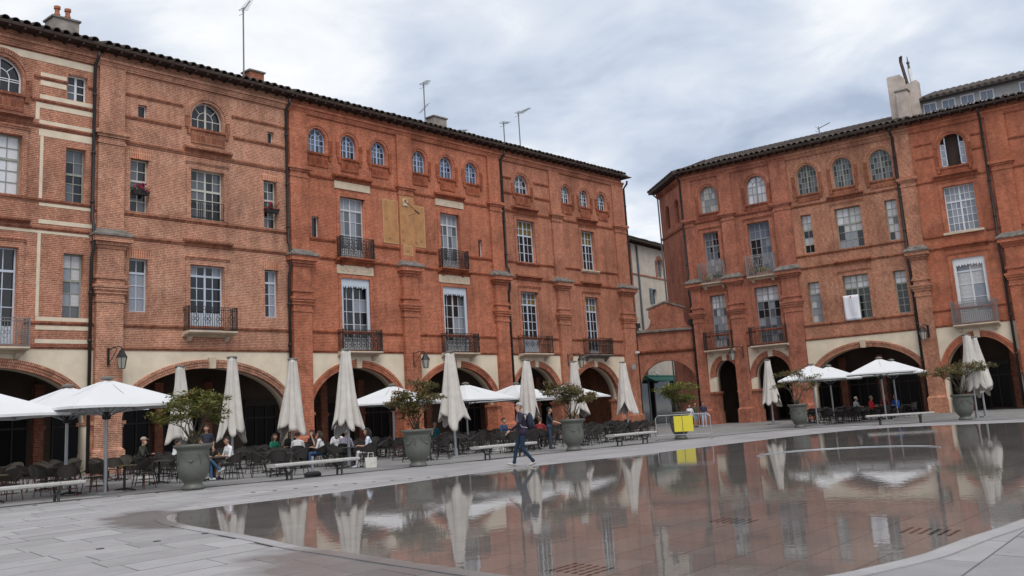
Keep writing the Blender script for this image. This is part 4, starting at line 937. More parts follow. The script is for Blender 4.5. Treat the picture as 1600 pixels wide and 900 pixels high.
# open attic casement: two leaves folded back; the sheet's dark colour stands in for the room's shade
O = archp(-16.58, -14.86, 17.1, 19.42); h.holes.append(O)
m = h.mb(); m.prism_y(O, .58, .6); m.build('room_shade_sheet', soffit, h.root)
for sx, x0 in ((1, -16.56), (-1, -15.28)):
    m = h.mb(); xa, xb = x0, x0 + .4; cl = archp(-16.56, -14.88, 17.12, 19.4)
    for a, b, c_, d in ((xa, xa + .07, 17.12, 19.4), (xb - .07, xb, 17.12, 19.4), (xa, xb, 17.12, 17.2), (xa, xb, 17.72, 17.77), (xa, xb, 18.32, 18.37), (xa, xb, 18.7, 18.75)):
        P = clip(rect(a, b, c_, d), cl)
        if len(P) > 2: m.prism_y(P, .15, .2)
    fo = m.build('window', sashes['pale'], h.root)
    for z0, z1 in ((17.2, 17.72), (17.77, 18.32), (18.37, 18.7)):
        P = clip(rect(xa + .07, xb - .07, z0, z1), cl)
        if len(P) > 2: q = h.mb(); q.prism_y(P, .17, .18); q.build('pane', PANE['p'], fo)
h.win(-16.74, -14.7, 12.4, 15.66, 6, (1, 1, 1, 1, 1, 1), sash='white', pane='bp', trans=4)
h.win(-16.8, -14.7, 5.95, 10.5, 2, (1.2, 1.2, 1.2, 1.1), sash='white', pane='cp', trans=3, lower=.8)
h.upper()
h.arch_trim(-16.58, -14.86, 17.1, 19.42, drop=.6)
h.surround(-16.74, -14.7, 12.4, 15.66, hood=16.45); h.surround(-16.8, -14.7, 6, 10.5, hood=11.4); h.lambrequin(-16.8, -14.7, 7.3, 10.5, sashes['white'])
m = h.mb(); m.box(-17.05, -14.4, -.2, .02, 12.22, 12.38); m.build('window_sill', stone, h.root)
for z, x0, x1 in ((5.92, None, None), (7.0, None, None), (11.35, None, None), (12.2, -18.4, -17.1), (12.2, -14.3, -13.4), (16.2, None, None), (18.0, -18.2, -17.0), (18.0, -14.4, -13.5), (19.0, -18.2, -17.0), (19.0, -14.4, -13.5)): h.band(z, .15, .07, x0, x1)
h.balcony(-17.2, -14.3, 5.9, 7.45, depth=.6, style='lattice', mat=irongrey)
h.arcade([(-18.2, -13.55, 2.45, 2.55)]); h.gallery(); h.cornice(20.3, 20.9); h.roof(20.9, slope=10, run=2.6); h.shell(); h.pipe(-13.62)
HRC = h
h = House('R', -13.4, -3.5, 'orange', 'orange brick house cut off by the right edge of the picture')
c = -8.4
h.win(c - .9, c + .9, 17.1, 19.4, 4, (1, 1, 1, 1), arch=True, sash='olive', pane='dg')
for x in (-11.2, -6.2): h.win(x, x + .9, 12.4, 15.5, 2, (1, 1, 1, 1), sash='olive', pane='dg'); h.win(x, x + .9, 7.1, 10.3, 2, (1, 1, 1, 1), sash='olive', pane='dg')
h.win(c - 1, c + 1, 12.4, 15.6, 4, (1, 1, 1, 1), sash='olive', pane='dg'); h.win(c - 1, c + 1, 5.95, 10.4, 4, (1, 1, 1, 1), sash='olive', pane='dg')
h.upper(); h.arch_trim(c - .9, c + .9, 17.1, 19.4)
for z in (5.92, 7.0, 11.35, 12.2, 16.2, 18.2): h.band(z, .16, .08)
h.pilaster(-13.35, -12.1); h.arcade([(-12.0, -5.0, 2.4, 2.6)]); h.pier(-13.38, -12.05, 2.5); h.gallery(); h.cornice(20.3, 20.9); h.roof(20.9, slope=10, run=2.6); h.shell()
# long attic dormer shared behind the eave
h = HRC
m = h.mb(); m.box(-17.95, -4, 2.5, 2.8, 21.0, 22.9); dm = m.build('attic_wall', plain('attic_white', (.38, .375, .37), .7), h.root)
for i in range(9):
    x0 = -17.72 + i * 1.31
    if i == 4: continue
    m = h.mb(); m.box(x0 - .08, x0 + .88, 2.42, 2.498, 21.88, 22.66); wo_ = m.build('attic_window', sashes['white'], dm)
    for k in (0, 1): o = link('pane', PANEMESH['b'], dm); o.location = (x0 + k * .42 - h.ox, 2.41, 21.98); o.scale = (.38, .012, .58)
m = h.mb(); m.prism_x([(2.1, 22.88), (2.1, 22.95), (8, 22.95 + 5.9 * math.tan(R_(18.5))), (8, 22.88)], -18.1, -3.8)
for i in range(30): x = -18 + i * .47; m.tube([(x, 2.02, 22.95), (x, 7.9, 22.98 + 5.8 * math.tan(R_(18.5)))], .15, 7)
m.build('attic_roof', tile_m, h.root)
m = h.mb(); m.tube([(-18.1, 2.05, 22.84), (-3.8, 2.05, 22.84)], .07, 6); m.build('gutter_pipe', pipe_m, h.root)

# ---- gateway between the rows
FR['G'] = (math.atan2(79.96 - 80.97, 14.54 - 9.59), Vector((9.59, 80.97, 0)))
h = House('G', 0.0, 5.05, 'gate', 'low brick gateway with a round arch and scrolled gable linking the two rows', 'brick_gateway'); h.root['category'] = 'gateway'
a_ = 2.38; cx = 2.55
P = [(-.6, 0), (cx - a_, 0), (cx - a_, 2.9)] + [(cx - a_ * math.cos(math.pi * i / 28), 2.9 + 2.45 * math.sin(math.pi * i / 28)) for i in range(1, 28)] + [(cx + a_, 2.9), (cx + a_, 0), (5.6, 0), (5.6, 7.75), (-.6, 7.75)]
slab_wall('wall', P, [], .25, 1.05, h.mat, h.root, h.ox)
m = h.mb(); m.arc(cx, 2.9, a_, 2.45, [(.0, .21), (.45, .21), (.45, .27), (.0, .4)], 32); m.build('arch_ring', h.uvm, h.root)
m = h.mb(); m.prism_x([(.05, 6.12), (.05, 6.22), (.26, 6.28), (.26, 5.98), (.14, 6.0)], -.5, 5.5); m.build('string_course', h.mould, h.root)
m = h.mb(); m.prism_x([(.02, 7.74), (.02, 7.86), (.65, 8.0), (1.2, 7.86), (1.2, 7.74)], -.5, 5.5); m.build('coping', lead, h.root)
Q = [(.9, 7.9), (4.95, 7.9)] + [(4.95 - .75 * math.sin(R_(a)) , 8.75 - .85 * math.cos(R_(a)) ) for a in (15, 35, 55, 75, 90)] + [(4.2, 9.6), (2.75, 10.15), (1.35, 9.7), (1.3, 9.0)] + [(1.45 - .55 * (1 - math.cos(R_(a))) , 8.9 - .9 * math.sin(R_(a))) for a in (10, 30, 50, 70, 88)]
m = h.mb(); m.prism_y(Q, .4, .85); m.build('gable', h.mat, h.root)
m = h.mb(); m.prism_y([(1.15, 9.62), (2.75, 10.15), (4.4, 9.55), (4.4, 9.66), (2.75, 10.28), (1.15, 9.74)], .3, .95); m.build('gable_coping', lead, h.root)
for x in (.35, 4.75):
    e_ = empty('floodlight', wpt('G', x, .5, 7.98), FR['G'][0], 'small black floodlight on the ' + ('left' if x < 2 else 'right') + ' end of the gateway coping', 'floodlight', None)
    m = MB(); m.box(-.22, .22, -.2, .12, .2, .6); m.build('lamp_housing', iron, e_); m = MB(); m.box(-.05, .05, -.05, .05, 0, .2); m.build('bracket', iron, e_)

# ---- pale house in the street behind
FR['W'] = (R_(56.7), Vector((11.4, 97.0, 0)))
h = House('W', -3.0, 20.0, 'gate', 'pale rendered house with a green shop awning seen through and above the gateway', 'rendered_house')
h.mat = render_w
h.win(6.95, 8.5, 15.3, 17.3, 2, (1, 1, 1), arch=True, sash='slate', pane='g'); h.win(5.3, 6.4, 12.3, 13.9, 2, (1, 1), sash='slate', pane='d')
h.upper(18.3, z0=6.4); 
m = h.mb(); m.box(-3, 20, 0, .5, 4.9, 6.39); m.box(-3, .8, 0, .5, 0, 4.89); m.box(10.2, 20, 0, .5, 0, 4.89); m.build('lower_wall', render_w, h.root)
m = h.mb(); m.box(.8, 10.2, .6, .8, 0, 4.9); m.build('shop_window', PANE['d'], h.root)
m = h.mb()
for x in (.9, 4.4, 9.9): m.box(x, x + .18, .3, .58, 0, 4.9)
m.build('shop_front', darkwood, h.root)
m = h.mb(); m.box(1.4, 9.7, -.5, -.02, 4.35, 4.8); m.prism_x([(-.02, 4.9), (-.02, 4.82), (-1.3, 4.2), (-1.3, 4.3)], 1.4, 9.7); m.build('awning', green_aw, h.root)
for x in (3.4, 8.6): m = h.mb(); m.tube([(x, 0, 5.2), (x, -.5, 5.3), (x, -.7, 5.0)], .05, 5); m.ball((x, -.7, 4.98), .12); m.build('sign_lamp', white_p, h.root)
m = h.mb(); m.prism_x([(-.06, 15.05), (.02, 15.05), (.02, 15.25), (-.06, 15.2)], -3, 20); m.box(.35, 1.1, -.03, .01, 6.4, 18.2); m.box(6.6, 6.94, -.04, .01, 15.25, 17.0); m.box(8.52, 8.85, -.04, .01, 15.25, 17.0); m.build('brick_trim', BR['gate'], h.root)
m = h.mb(); m.arc(7.72, 16.52, .78, .78, [(0, -.04), (.32, -.04), (.32, .02), (0, .02)], 14); m.build('arch_ring', BR['gate_uv'], h.root)
m = h.mb(); m.box(4.65, 5.25, -.12, -.05, 12.3, 13.9); 
for i in range(9): m.box(4.7, 5.2, -.14, -.12, 12.38 + i * .165, 12.46 + i * .165)
m.build('shutter', plain('shutter_blue_grey', (.10, .14, .17), .6), h.root)
m = h.mb(); m.tube([(2.3, -.12, 18.2), (2.3, -.12, 0)], .1, 7); m.build('drainpipe', plain('zinc_pipe', (.10, .12, .14), .5), h.root)
h.roof(18.55, slope=14, run=6, over=.9); h.shell(8, 17.5)
chimney(h, .3, 1.3, 2.0, 3.0, 18.6, 20.6, render_w)

# ---- masts, lamps and other fittings
def antenna(fr, s, y, z0, z1, label, boom=1.3, az=40, nel=9, second=False):
    e_ = empty('tv_antenna', wpt(fr, s, y, z0), FR[fr][0], label, 'antenna', None); H_ = z1 - z0
    m = MB(); m.tube([(0, 0, 0), (0, 0, H_)], .05, 6); m.build('mast', irongrey, e_)
    m = MB(); d = Vector((math.cos(R_(az)), .2, math.sin(R_(az)) * .8)); c0 = Vector((0, 0, H_ - .15)) - d * .15
    m.tube([c0, c0 + d * boom], .035, 5)
    for i in range(nel):
        c_ = c0 + d * (boom * (.1 + .9 * i / (nel - 1))); l_ = .40 - .018 * i
        m.tube([c_ + Vector((-.25, .9, .2)) * l_, c_ - Vector((-.25, .9, .2)) * l_], .012, 4)
    for dz in (-.18, .18): m.tube([c0 + Vector((-.05, -.3, dz)), c0 + Vector((-.05, .3, dz))], .014, 4)
    m.build('array', irongrey, e_)
    if second:
        m = MB(); c0 = Vector((-.45, 0, H_ * .35)); d = Vector((.9, .1, .85)); m.tube([c0, c0 + d], .02, 5)
        for i in range(6):
            c_ = c0 + d * (i / 5); m.tube([c_ + Vector((0, .22, 0)), c_ - Vector((0, .22, 0))], .011, 4)
        m.build('array', irongrey, e_)
antenna('L', 31.87, 2.5, 22.1, 27.1, 'tall single television antenna mast above the tan brick house', 1.5, 60)
antenna('L', 46.92, 2.5, 22.1, 25.7, 'two-tier television antenna beside the chimney of the red house', 1.1, 45, second=True)
antenna('L', 55.47, 2.5, 22.1, 24.4, 'shorter support of the long slanting antenna near the row end', 1.0, 30, 6)
antenna('L', 57.35, 2.5, 22.1, 25.6, 'long slanting antenna boom on the roof near the row end', 2.6, 32, 14)
antenna('L', 51.2, 3.2, 22.1, 23.1, 'low antenna half hidden behind the ridge of the red house', 1.1, 30, 8)
antenna('R', -26.0, 3, 21.8, 23.0, 'small antenna on the right-hand roof ridge', 1.1, 25, 8)
antenna('W', 3.4, 2.5, 19.0, 21.0, 'small antenna on the pale house behind the gateway', .6, 10, 4)

def lantern(fr, s, y0, label, side=0, reach=.75, z=5.3):
    e_ = empty('wall_lantern', wpt(fr, s, y0, z), FR[fr][0] + side, label, 'lantern', 'wrought iron wall lanterns')
    m = MB(); m.box(-.07, .07, -.03, .01, -.2, .62); m.tube([(0, -.02, .5), (0, -.3, .62), (0, -reach * .8, .66), (0, -reach, .56)], .025, 6)
    m.tube([(0, -.02, -.1), (0, -.2, .08), (0, -.42, .42), (0, -.5, .6)], .02, 6); m.tube([(0, -.05 - .07 * math.sin(a), -.22 + .07 * math.cos(a)) for a in [i * .55 for i in range(12)]], .016, 5); m.build('bracket', iron, e_)
    m = MB(); q = lambda r, z: [(r * math.cos(R_(60 * i + 30)), r * math.sin(R_(60 * i + 30)) - reach, z) for i in range(6)]
    m.add(q(.15, -.42) + q(.25, .12), [(i, (i + 1) % 6, 6 + (i + 1) % 6, 6 + i) for i in range(6)] + [(5, 4, 3, 2, 1, 0), (6, 7, 8, 9, 10, 11)]); m.build('lamp_glass', lampglass, e_)
    m = MB()
    for i in range(6):
        a = R_(60 * i + 30); m.tube([(.152 * math.cos(a), .152 * math.sin(a) - reach, -.43), (.255 * math.cos(a), .255 * math.sin(a) - reach, .13)], .014, 4)
        b_ = R_(60 * i + 90)
        for r, z in ((.155, -.42), (.255, .12)): m.tube([(r * math.cos(a), r * math.sin(a) - reach, z), (r * math.cos(b_), r * math.sin(b_) - reach, z)], .013, 4)
    m.add(q(.29, .12) + q(.15, .36) + q(.10, .48), [(i, (i + 1) % 6, 6 + (i + 1) % 6, 6 + i) for i in range(6)] + [(6 + i, 6 + (i + 1) % 6, 12 + (i + 1) % 6, 12 + i) for i in range(6)] + [(5, 4, 3, 2, 1, 0), (12, 13, 14, 15, 16, 17)])
    m.ball((0, -reach, .52), .05, 6, 4); m.build('lamp_frame', iron, e_)
lantern('L', 22.35, -.28, 'leftmost wall lantern on the brick pilaster of the tan house', R_(28))
lantern('L', 42.25, -.28, 'wall lantern on the pilaster under the sundial', R_(50))
lantern('L', 58.0, -.28, 'wall lantern between the last two arches of the left row', R_(50), reach=1.0)
lantern('R', -33.0, -.28, 'wall lantern between the two narrow arches of the corner house', R_(-55), reach=.9)
lantern('R', -18.95, -.28, 'wall lantern on the pilaster right of the widest arch', R_(-15), z=5.5)
e_ = empty('security_camera', wpt('L', 67.0, -.3, 6.05), AZL, 'white security camera on the corner pilaster by the gateway', 'camera', None)
m = MB(); m.tube([(0, .05, 0), (0, -.2, .05)], .03, 6); m.build('bracket', white_p, e_); m = MB(); m.box(-.25, .12, -.32, -.16, 0, .16); m.build('camera_body', white_p, e_)
m = MB(); m.box(-.28, .28, -.02, .005, 0, .42); o = m.build('street_plaque', plain('plaque_grey', (.30, .32, .34), .5)); o.location = wpt('L', 66.6, -.27, 4.75); o.rotation_euler = (0, 0, AZL); tag(o, 'small grey plaque on the corner pilaster by the gateway', 'plaque')
# sheet hanging from a window
m = MB(); nx, nz = 8, 10; vs = []
for j in range(nz + 1):
    for i in range(nx + 1): vs.append((1.15 * i / nx, -.03 - .035 * math.sin(i * 1.3 + j * .25) * (1 - j / nz * .6), 1.85 * j / nz))
m.add(vs, [(j * (nx + 1) + i, j * (nx + 1) + i + 1, (j + 1) * (nx + 1) + i + 1, (j + 1) * (nx + 1) + i) for j in range(nz) for i in range(nx)])
bw_ = m.build('hanging_sheet', paper_m, smooth=True); bw_.location = wpt('R', -24.68, -.12, 7.02); bw_.rotation_euler = (0, 0, AZR); tag(bw_, 'white sheet with faint handwriting hung from a first-floor window', 'sheet')
md = bw_.modifiers.new('thickness', 'SOLIDIFY'); md.thickness = .01
ink = plain('faint_ink', (.45, .46, .52), .8); m = MB(); ri = random.Random(5)
for k in range(9):
    x = .3 + ri.uniform(0, .08)
    while x < .85: l_ = ri.uniform(.03, .1); m.box(x, x + l_, -.092, -.088, 1.5 - k * .14, 1.52 - k * .14); x += l_ + .04
tag(m.build('handwriting', ink, bw_), kind='stuff'); m = MB(); m.box(.52, .62, -.095, -.085, 1.68, 1.78); m.build('red_mark', plain('red_mark', (.45, .05, .06), .6), bw_)

def leafcloud(m, c, r, n, size, flat=.5, rg=rnd):
    for _ in range(n):
        while True:
            p = Vector((rg.uniform(-1, 1), rg.uniform(-1, 1), rg.uniform(-1, 1)))
            if p.length <= 1: break
        p = Vector((c[0] + p.x * r[0], c[1] + p.y * r[1], c[2] + p.z * r[2]))
        a = Vector((rg.gauss(0, 1), rg.gauss(0, 1), rg.gauss(0, flat))).normalized(); b = a.cross(Vector((rg.gauss(0, flat), rg.gauss(0, flat), 1))).normalized()
        l_ = size * rg.uniform(.7, 1.3); w_ = l_ * .42
        m.add([p, p + a * l_ * .5 + b * w_ * .5, p + a * l_, p + a * l_ * .5 - b * w_ * .5], [(0, 1, 2, 3)])
# window boxes with magenta flowers
for s_, z, lab in ((24.0, 13.75, 'magenta flower box on the left small window of the tan house'), (31.9, 13.75, 'magenta flower box on the right small window of the tan house')):
    e_ = empty('flower_box', wpt('L', s_, -.1, z), AZL, lab, 'flower box', 'magenta window boxes')
    m = MB(); m.frustum((-.4, .4, -.12, .12), 0, (-.45, .45, -.15, .15), .22); m.build('trough', iron, e_)
    m = MB(); leafcloud(m, (0, 0, .3), (.5, .22, .22), 160, .12); m.build('foliage', leafp, e_)
    m = MB()
    for _ in range(30): m.ball((rnd.uniform(-.42, .42), rnd.uniform(-.28, .1), .38 + rnd.uniform(-.25, .2)), rnd.uniform(.035, .07), 6, 4)
    tag(m.build('flowers', flower, e_), kind='stuff')
for s_, yv, lab, mats in ((-34.6, -.3, 'potted plants on the left upper balcony of the corner house', (leafp, leafyel)), (-30.6, -.3, 'yellow-green trough plants on the right upper balcony of the corner house', (leafyel, leafp))):
    e_ = empty('balcony_plants', wpt('R', s_, yv, 11.3), AZR, lab, 'plants', None)
    m = MB(); m.box(-.5, .5, -.12, .12, .02, .25); m.lathe([(.12, 0), (.17, .3)], 10, (.9, 0, .02)); m.build('trough', terracotta, e_)
    m = MB(); leafcloud(m, (0, 0, .42), (.6, .18, .22), 220, .14); m.build('foliage', mats[0], e_)
    m = MB(); leafcloud(m, (-.8, 0, .45), (.3, .18, .35), 120, .14); m.build('foliage', mats[1], e_)

# ------------------------------------------------------------------ planters and their small trees
def urn_mesh():
    m = MB(); m.lathe([(.30, 0), (.31, .06), (.27, .11), (.24, .17), (.30, .24), (.39, .36), (.435, .55), (.44, .75), (.435, .98), (.45, 1.02), (.43, 1.06), (.47, 1.12), (.54, 1.16), (.55, 1.24), (.49, 1.245), (.46, 1.18)], 32)
    return m.mesh('urn_body', urn_m, smooth=True)
URN = urn_mesh()
g = MB()
for a0 in (0.2, 1.77, 3.34, 4.9):
    g.tube([(.445 * math.cos(a0 + t_), .445 * math.sin(a0 + t_), 1.0 - .25 * math.sin(math.pi * (t_ + .6) / 1.2)) for t_ in [-.6 + .12 * i for i in range(11)]], .011, 5)
    g.tube([(.45 * math.cos(a0 + .6), .45 * math.sin(a0 + .6), 1.0 - .05 * i) for i in range(7)], [.02, .026, .022, .026, .02, .015, .008], 5)
    g.ball((.45 * math.cos(a0), .45 * math.sin(a0), .78), .045, 8, 5)
GARL = g.mesh('garland', urn_m, smooth=True)
m = MB(); m.lathe([(.47, 0), (.47, .02)], 20, (0, 0, 1.17)); SOIL = m.mesh('soil', soil)
def planter(x, y, lab, rz=0, sc_=1.0):
    e_ = empty('planter_urn', (x, y, 0), rz, lab, 'planter', 'large grey planter urns'); e_.scale = (sc_,) * 3
    for nm, me in (('urn_body', URN), ('garland', GARL), ('soil', SOIL)): link(nm, me, e_)
def tree(x, y, lab, seed, rx=1.25, rz=.55, zc=2.28, mat=leaf_g, lean=(0, 0), dens=1.0, ncl=20, stems=7):
    rg = random.Random(seed); e_ = empty('potted_tree', (x, y, 1.15), rg.uniform(0, 6), lab, 'tree', 'small trees in planters')
    e_.rotation_euler = (0, 0, 0)
    tr_ = MB(); cr_ = MB(); zc -= 1.15
    tips = []
    for k in range(ncl):
        a = 2 * math.pi * (k * .381966) ; rad = math.sqrt((k + .5) / ncl) * (rg.uniform(1.15, 1.4) if k > ncl * .6 and rg.random() < .3 else 1)
        tips.append(Vector((lean[0] + rx * rad * math.cos(a), lean[1] + rx * rad * math.sin(a), zc + rz * (rg.uniform(-.75, .85)) * (1.15 - .5 * rad))))
    bases = [Vector((rg.uniform(-.12, .12), rg.uniform(-.12, .12), .02)) for _ in range(stems)]
    forks = []
    for i, b_ in enumerate(bases):
        a = 2 * math.pi * i / stems + rg.uniform(-.3, .3); f = Vector((lean[0] * .4 + .33 * math.cos(a), lean[1] * .4 + .33 * math.sin(a), zc * rg.uniform(.45, .7))); forks.append(f)
        mid = b_.lerp(f, .5) + Vector((rg.uniform(-.05, .05), rg.uniform(-.05, .05), 0))
        tr_.tube([b_, mid, f], [.03, .022, .017], 5)
    for t_ in tips:
        f = min(forks, key=lambda q: (q - t_).length + rg.uniform(0, .25)); mid = f.lerp(t_, .5) + Vector((rg.uniform(-.08, .08), rg.uniform(-.08, .08), rg.uniform(0, .1)))
        tr_.tube([f, mid, t_], [.015, .010, .005], 4)
        for _ in range(4):
            t2 = t_ + Vector((rg.uniform(-.3, .3), rg.uniform(-.3, .3), rg.uniform(-.1, .14))); tr_.tube([mid.lerp(t_, rg.uniform(.2, .9)), t2], [.006, .003], 3)
            leafcloud(cr_, t2, (.20, .20, .08), int(34 * dens), .125, .45, rg)
        leafcloud(cr_, t_, (.26, .26, .09), int(62 * dens), .115, .4, rg)
    # low shoots from the pot
    for _ in range(8):
        a = rg.uniform(0, 6.28); tr_.tube([(0.15 * math.cos(a), .15 * math.sin(a), 0), (.3 * math.cos(a), .3 * math.sin(a), rg.uniform(.3, .55))], [.008, .003], 3)
        leafcloud(cr_, (.25 * math.cos(a), .25 * math.sin(a), .3), (.1, .1, .16), 12, .07, .8, rg)
    tr_.build('trunk', bark, e_); cr_.build('crown', mat, e_, recalc=False)
POTS = [(-9.35, 27.95, 'nearest planter urn, at the left beside the open white parasols'), (-3.67, 33.95, 'planter urn directly left of the tall closed parasol in the middle'), (1.95, 39.95, 'planter urn just right of the walking man'),
        (7.28, 46.3, 'planter urn behind the barrier with the yellow panel'), (14.86, 53.5, 'planter urn in front of the right-hand open parasols'), (21.72, 48.9, 'planter urn farthest right, before the pair of closed parasols')]
for i, (x, y, lab) in enumerate(POTS): planter(x, y, lab, i * .7)
tree(-9.35, 27.95, 'spreading olive-green tree in the nearest left planter', 1, .80, .60, 2.25, leaf_g)
tree(-3.67, 33.95, 'bronze-green tree left of the tall middle closed parasol', 2, .82, .72, 2.22, leaf_r, (-.1, 0))
tree(1.95, 39.95, 'brownish green tree in the planter right of the walking man', 3, .98, .5, 2.25, leaf_r)
tree(7.28, 46.3, 'dense yellow-green tree above the yellow barrier panel', 4, .78, .6, 2.1, leaf_y, (.05, 0), .9, 18)
tree(14.86, 53.5, 'sparse bare-branched bronze tree before the right-hand open parasols', 5, 1.15, .75, 2.45, leaf_r, (.1, 0), .5, 16)
tree(21.72, 48.9, 'reddish tree in the farthest right planter', 6, 1.35, .5, 2.4, leaf_r, (0, 0), .85, 24)

# ------------------------------------------------------------------ parasols
def closed_parasol(x, y, top, lab, rz, seed):
    e_ = empty('closed_parasol', (x, y, 0), rz, lab, 'parasol', 'closed canvas parasols'); rg = random.Random(seed)
    m = MB(); m.tube([(0, 0, 0), (0, 0, top - .05)], .055, 10); m.build('pole', alu, e_)
    m = MB(); m.box(-.3, .3, -.3, .3, 0, .05); m.lathe([(.09, .05), (.085, .35)], 10); m.build('base', alu, e_)
    m = MB(); m.lathe([(.17, 0), (.20, .02), (.20, .06), (.12, .09)], 16, (0, 0, top - .08)); m.build('cap', lead, e_)
    m = MB(); m.lathe([(.10, 0), (.11, .25)], 8, (0, 0, 1.55)); m.build('hub', alu, e_)
    nT, nZ = 96, 22; vs = []; L0 = top - .06; ph = rg.uniform(0, 6); jit = [rg.uniform(.75, 1.25) for _ in range(16)]; hem = [rg.uniform(-.14, .14) for _ in range(8)]
    p1, p2, p3 = (rg.uniform(0, 6) for _ in range(3)); wide = rg.uniform(.82, 1.12); bow = rg.uniform(.9, 1.35); e_.rotation_euler = (rg.uniform(-.018, .018), rg.uniform(-.018, .018), rz)
    k1 = lambda a: 1 + .35 * math.sin(2 * a + p1) + .2 * math.sin(5 * a + p2)
    hemf = lambda a: .26 * math.sin(2 * a + p2) + .18 * math.sin(3 * a + p3) + .06 * math.sin(7 * a + p1)
    for j in range(nZ + 1):
        v = j / nZ
        for i in range(nT):
            a = 2 * math.pi * i / nT
            s8 = math.cos(8 * a + ph); s4 = math.cos(4 * a + ph * .5)
            R0 = .165 + .345 * wide * v ** bow + .02 * math.sin(v * 5 + 3 * a)
            w8 = 8 * a + ph + .9 * math.sin(2 * a + p1) + .6 * v * math.sin(a + p2)
            fold = 1.25 * math.sqrt(abs(math.cos(w8 / 2))) - .75
            r = R0 * (1 + (.10 + .26 * v) * k1(a) * fold + .018 * math.cos(21 * a + ph))
            if v > .72: r *= 1 + .55 * (v - .72) * max(0, math.cos(4 * a + p3)) * (fold > 0)
            zb = 1.50 + .75 * hemf(a) - .22 * max(-.3, fold) - .10 * math.cos(4 * a + p3)
            z = L0 + (zb - L0) * v
            vs.append((r * math.cos(a), r * math.sin(a), z))
    m = MB(); m.add(vs, [(j * nT + i, j * nT + (i + 1) % nT, (j + 1) * nT + (i + 1) % nT, (j + 1) * nT + i) for j in range(nZ) for i in range(nT)])
    o = m.build('canopy', canvas, e_, smooth=True); md = o.modifiers.new('thickness', 'SOLIDIFY'); md.thickness = .012
    m = MB(); m.tube([(r_ * math.cos(a), r_ * math.sin(a), 2.55) for a in [2 * math.pi * i / 16 for i in range(17)] for r_ in [.27]], .01, 4); m.build('tie_strap', canvas, e_)
for i, (x, y, top, lab) in enumerate([(-13.92, 40.1, 4.37, 'closed parasol half hidden behind the leftmost potted tree'), (-10.92, 37.0, 4.36, 'closed parasol above the man in the white T-shirt'), (-9.29, 39.6, 4.35, 'closed parasol above the group with the straw hat'),
        (-6.45, 36.4, 4.34, 'tallest-looking closed parasol left of the second planter'), (-2.84, 40.8, 4.32, 'closed parasol right of the second potted tree'), (.26, 49.7, 4.31, 'closed parasol right behind the walking man'), (3.0, 53.5, 4.29, 'closed parasol hidden behind the third potted tree'),
        (6.06, 57.4, 4.29, 'closed parasol left of the gateway arch'), (16.42, 65.3, 4.23, 'closed parasol before the second narrow arch of the corner house'), (22.45, 49.2, 4.2, 'left one of the two closed parasols at the far right'), (24.18, 52.0, 4.2, 'right one of the two closed parasols at the far right')]):
    closed_parasol(x, y, top, lab, rnd.uniform(0, 6), i + 20)
def open_parasol(x, y, apex, rz, lab, half=1.82, glow=False, group='open white parasols'):
    e_ = empty('open_parasol', (x, y, 0), rz, lab, 'parasol', group); zr = apex - .82
    m = MB(); m.tube([(0, 0, 0), (0, 0, apex)], .05, 10); m.build('pole', alu, e_)
    m = MB(); m.box(-.35, .35, -.35, .35, 0, .05); m.build('base', alu, e_)
    m = MB(); m.lathe([(.12, -.02), (.19, .0), (.19, .05), (.06, .09)], 12, (0, 0, apex)); m.build('cap', lead, e_)
    m = MB(); m.lathe([(.09, 0), (.12, .02), (.12, .2), (.09, .22)], 10, (0, 0, zr - .35)); m.build('hub', iron, e_)
    K = 8; rim = []
    for side in range(4):
        a = Vector((half, -half)) if side == 0 else None
        c0 = [(1, -1), (1, 1), (-1, 1), (-1, -1)][side]; c1 = [(1, 1), (-1, 1), (-1, -1), (1, -1)][side]
        for i in range(K):
            u = i / K; p = Vector((c0[0] + (c1[0] - c0[0]) * u, c0[1] + (c1[1] - c0[1]) * u)) * half
            pull = 1 - .02 * math.sin(math.pi * ((u * 2) % 1)); rim.append((p * pull, .015 * math.sin(math.pi * ((u * 2) % 1))))
    n_ = len(rim); J = 7; vs = []
    for j in range(J + 1):
        v = .06 + .94 * j / J
        for (p, lift) in rim: vs.append((p.x * v, p.y * v, apex - (apex - zr) * v - .03 * math.sin(math.pi * v) * abs(math.cos(2 * math.atan2(p.y, p.x))) + lift * v))
    fs = [(j * n_ + i, j * n_ + (i + 1) % n_, (j + 1) * n_ + (i + 1) % n_, (j + 1) * n_ + i) for j in range(J) for i in range(n_)]
    o2 = len(vs)
    for (p, lift) in rim: vs.append((p.x * 1.002, p.y * 1.002, zr + lift - .07))
    fs += [(J * n_ + i, J * n_ + (i + 1) % n_, o2 + (i + 1) % n_, o2 + i) for i in range(n_)]
    m = MB(); m.add(vs, fs); o = m.build('canopy', canvas_w, e_); md = o.modifiers.new('thickness', 'SOLIDIFY'); md.thickness = .008
    for i in range(8):
        a = math.pi / 4 * i; L_ = half * (1.38 if i % 2 else .97); d = Vector((math.cos(a), math.sin(a), 0))
        m = MB(); m.tube([d * .1 + Vector((0, 0, apex - .07)), d * L_ + Vector((0, 0, zr - .03))], .016, 4); m.build('rib', alu, e_)
        m = MB(); m.tube([d * .1 + Vector((0, 0, zr - .25)), d * L_ * .55 + Vector((0, 0, apex - .1 - (apex - zr) * .55))], .016, 4); m.build('strut', alu, e_)
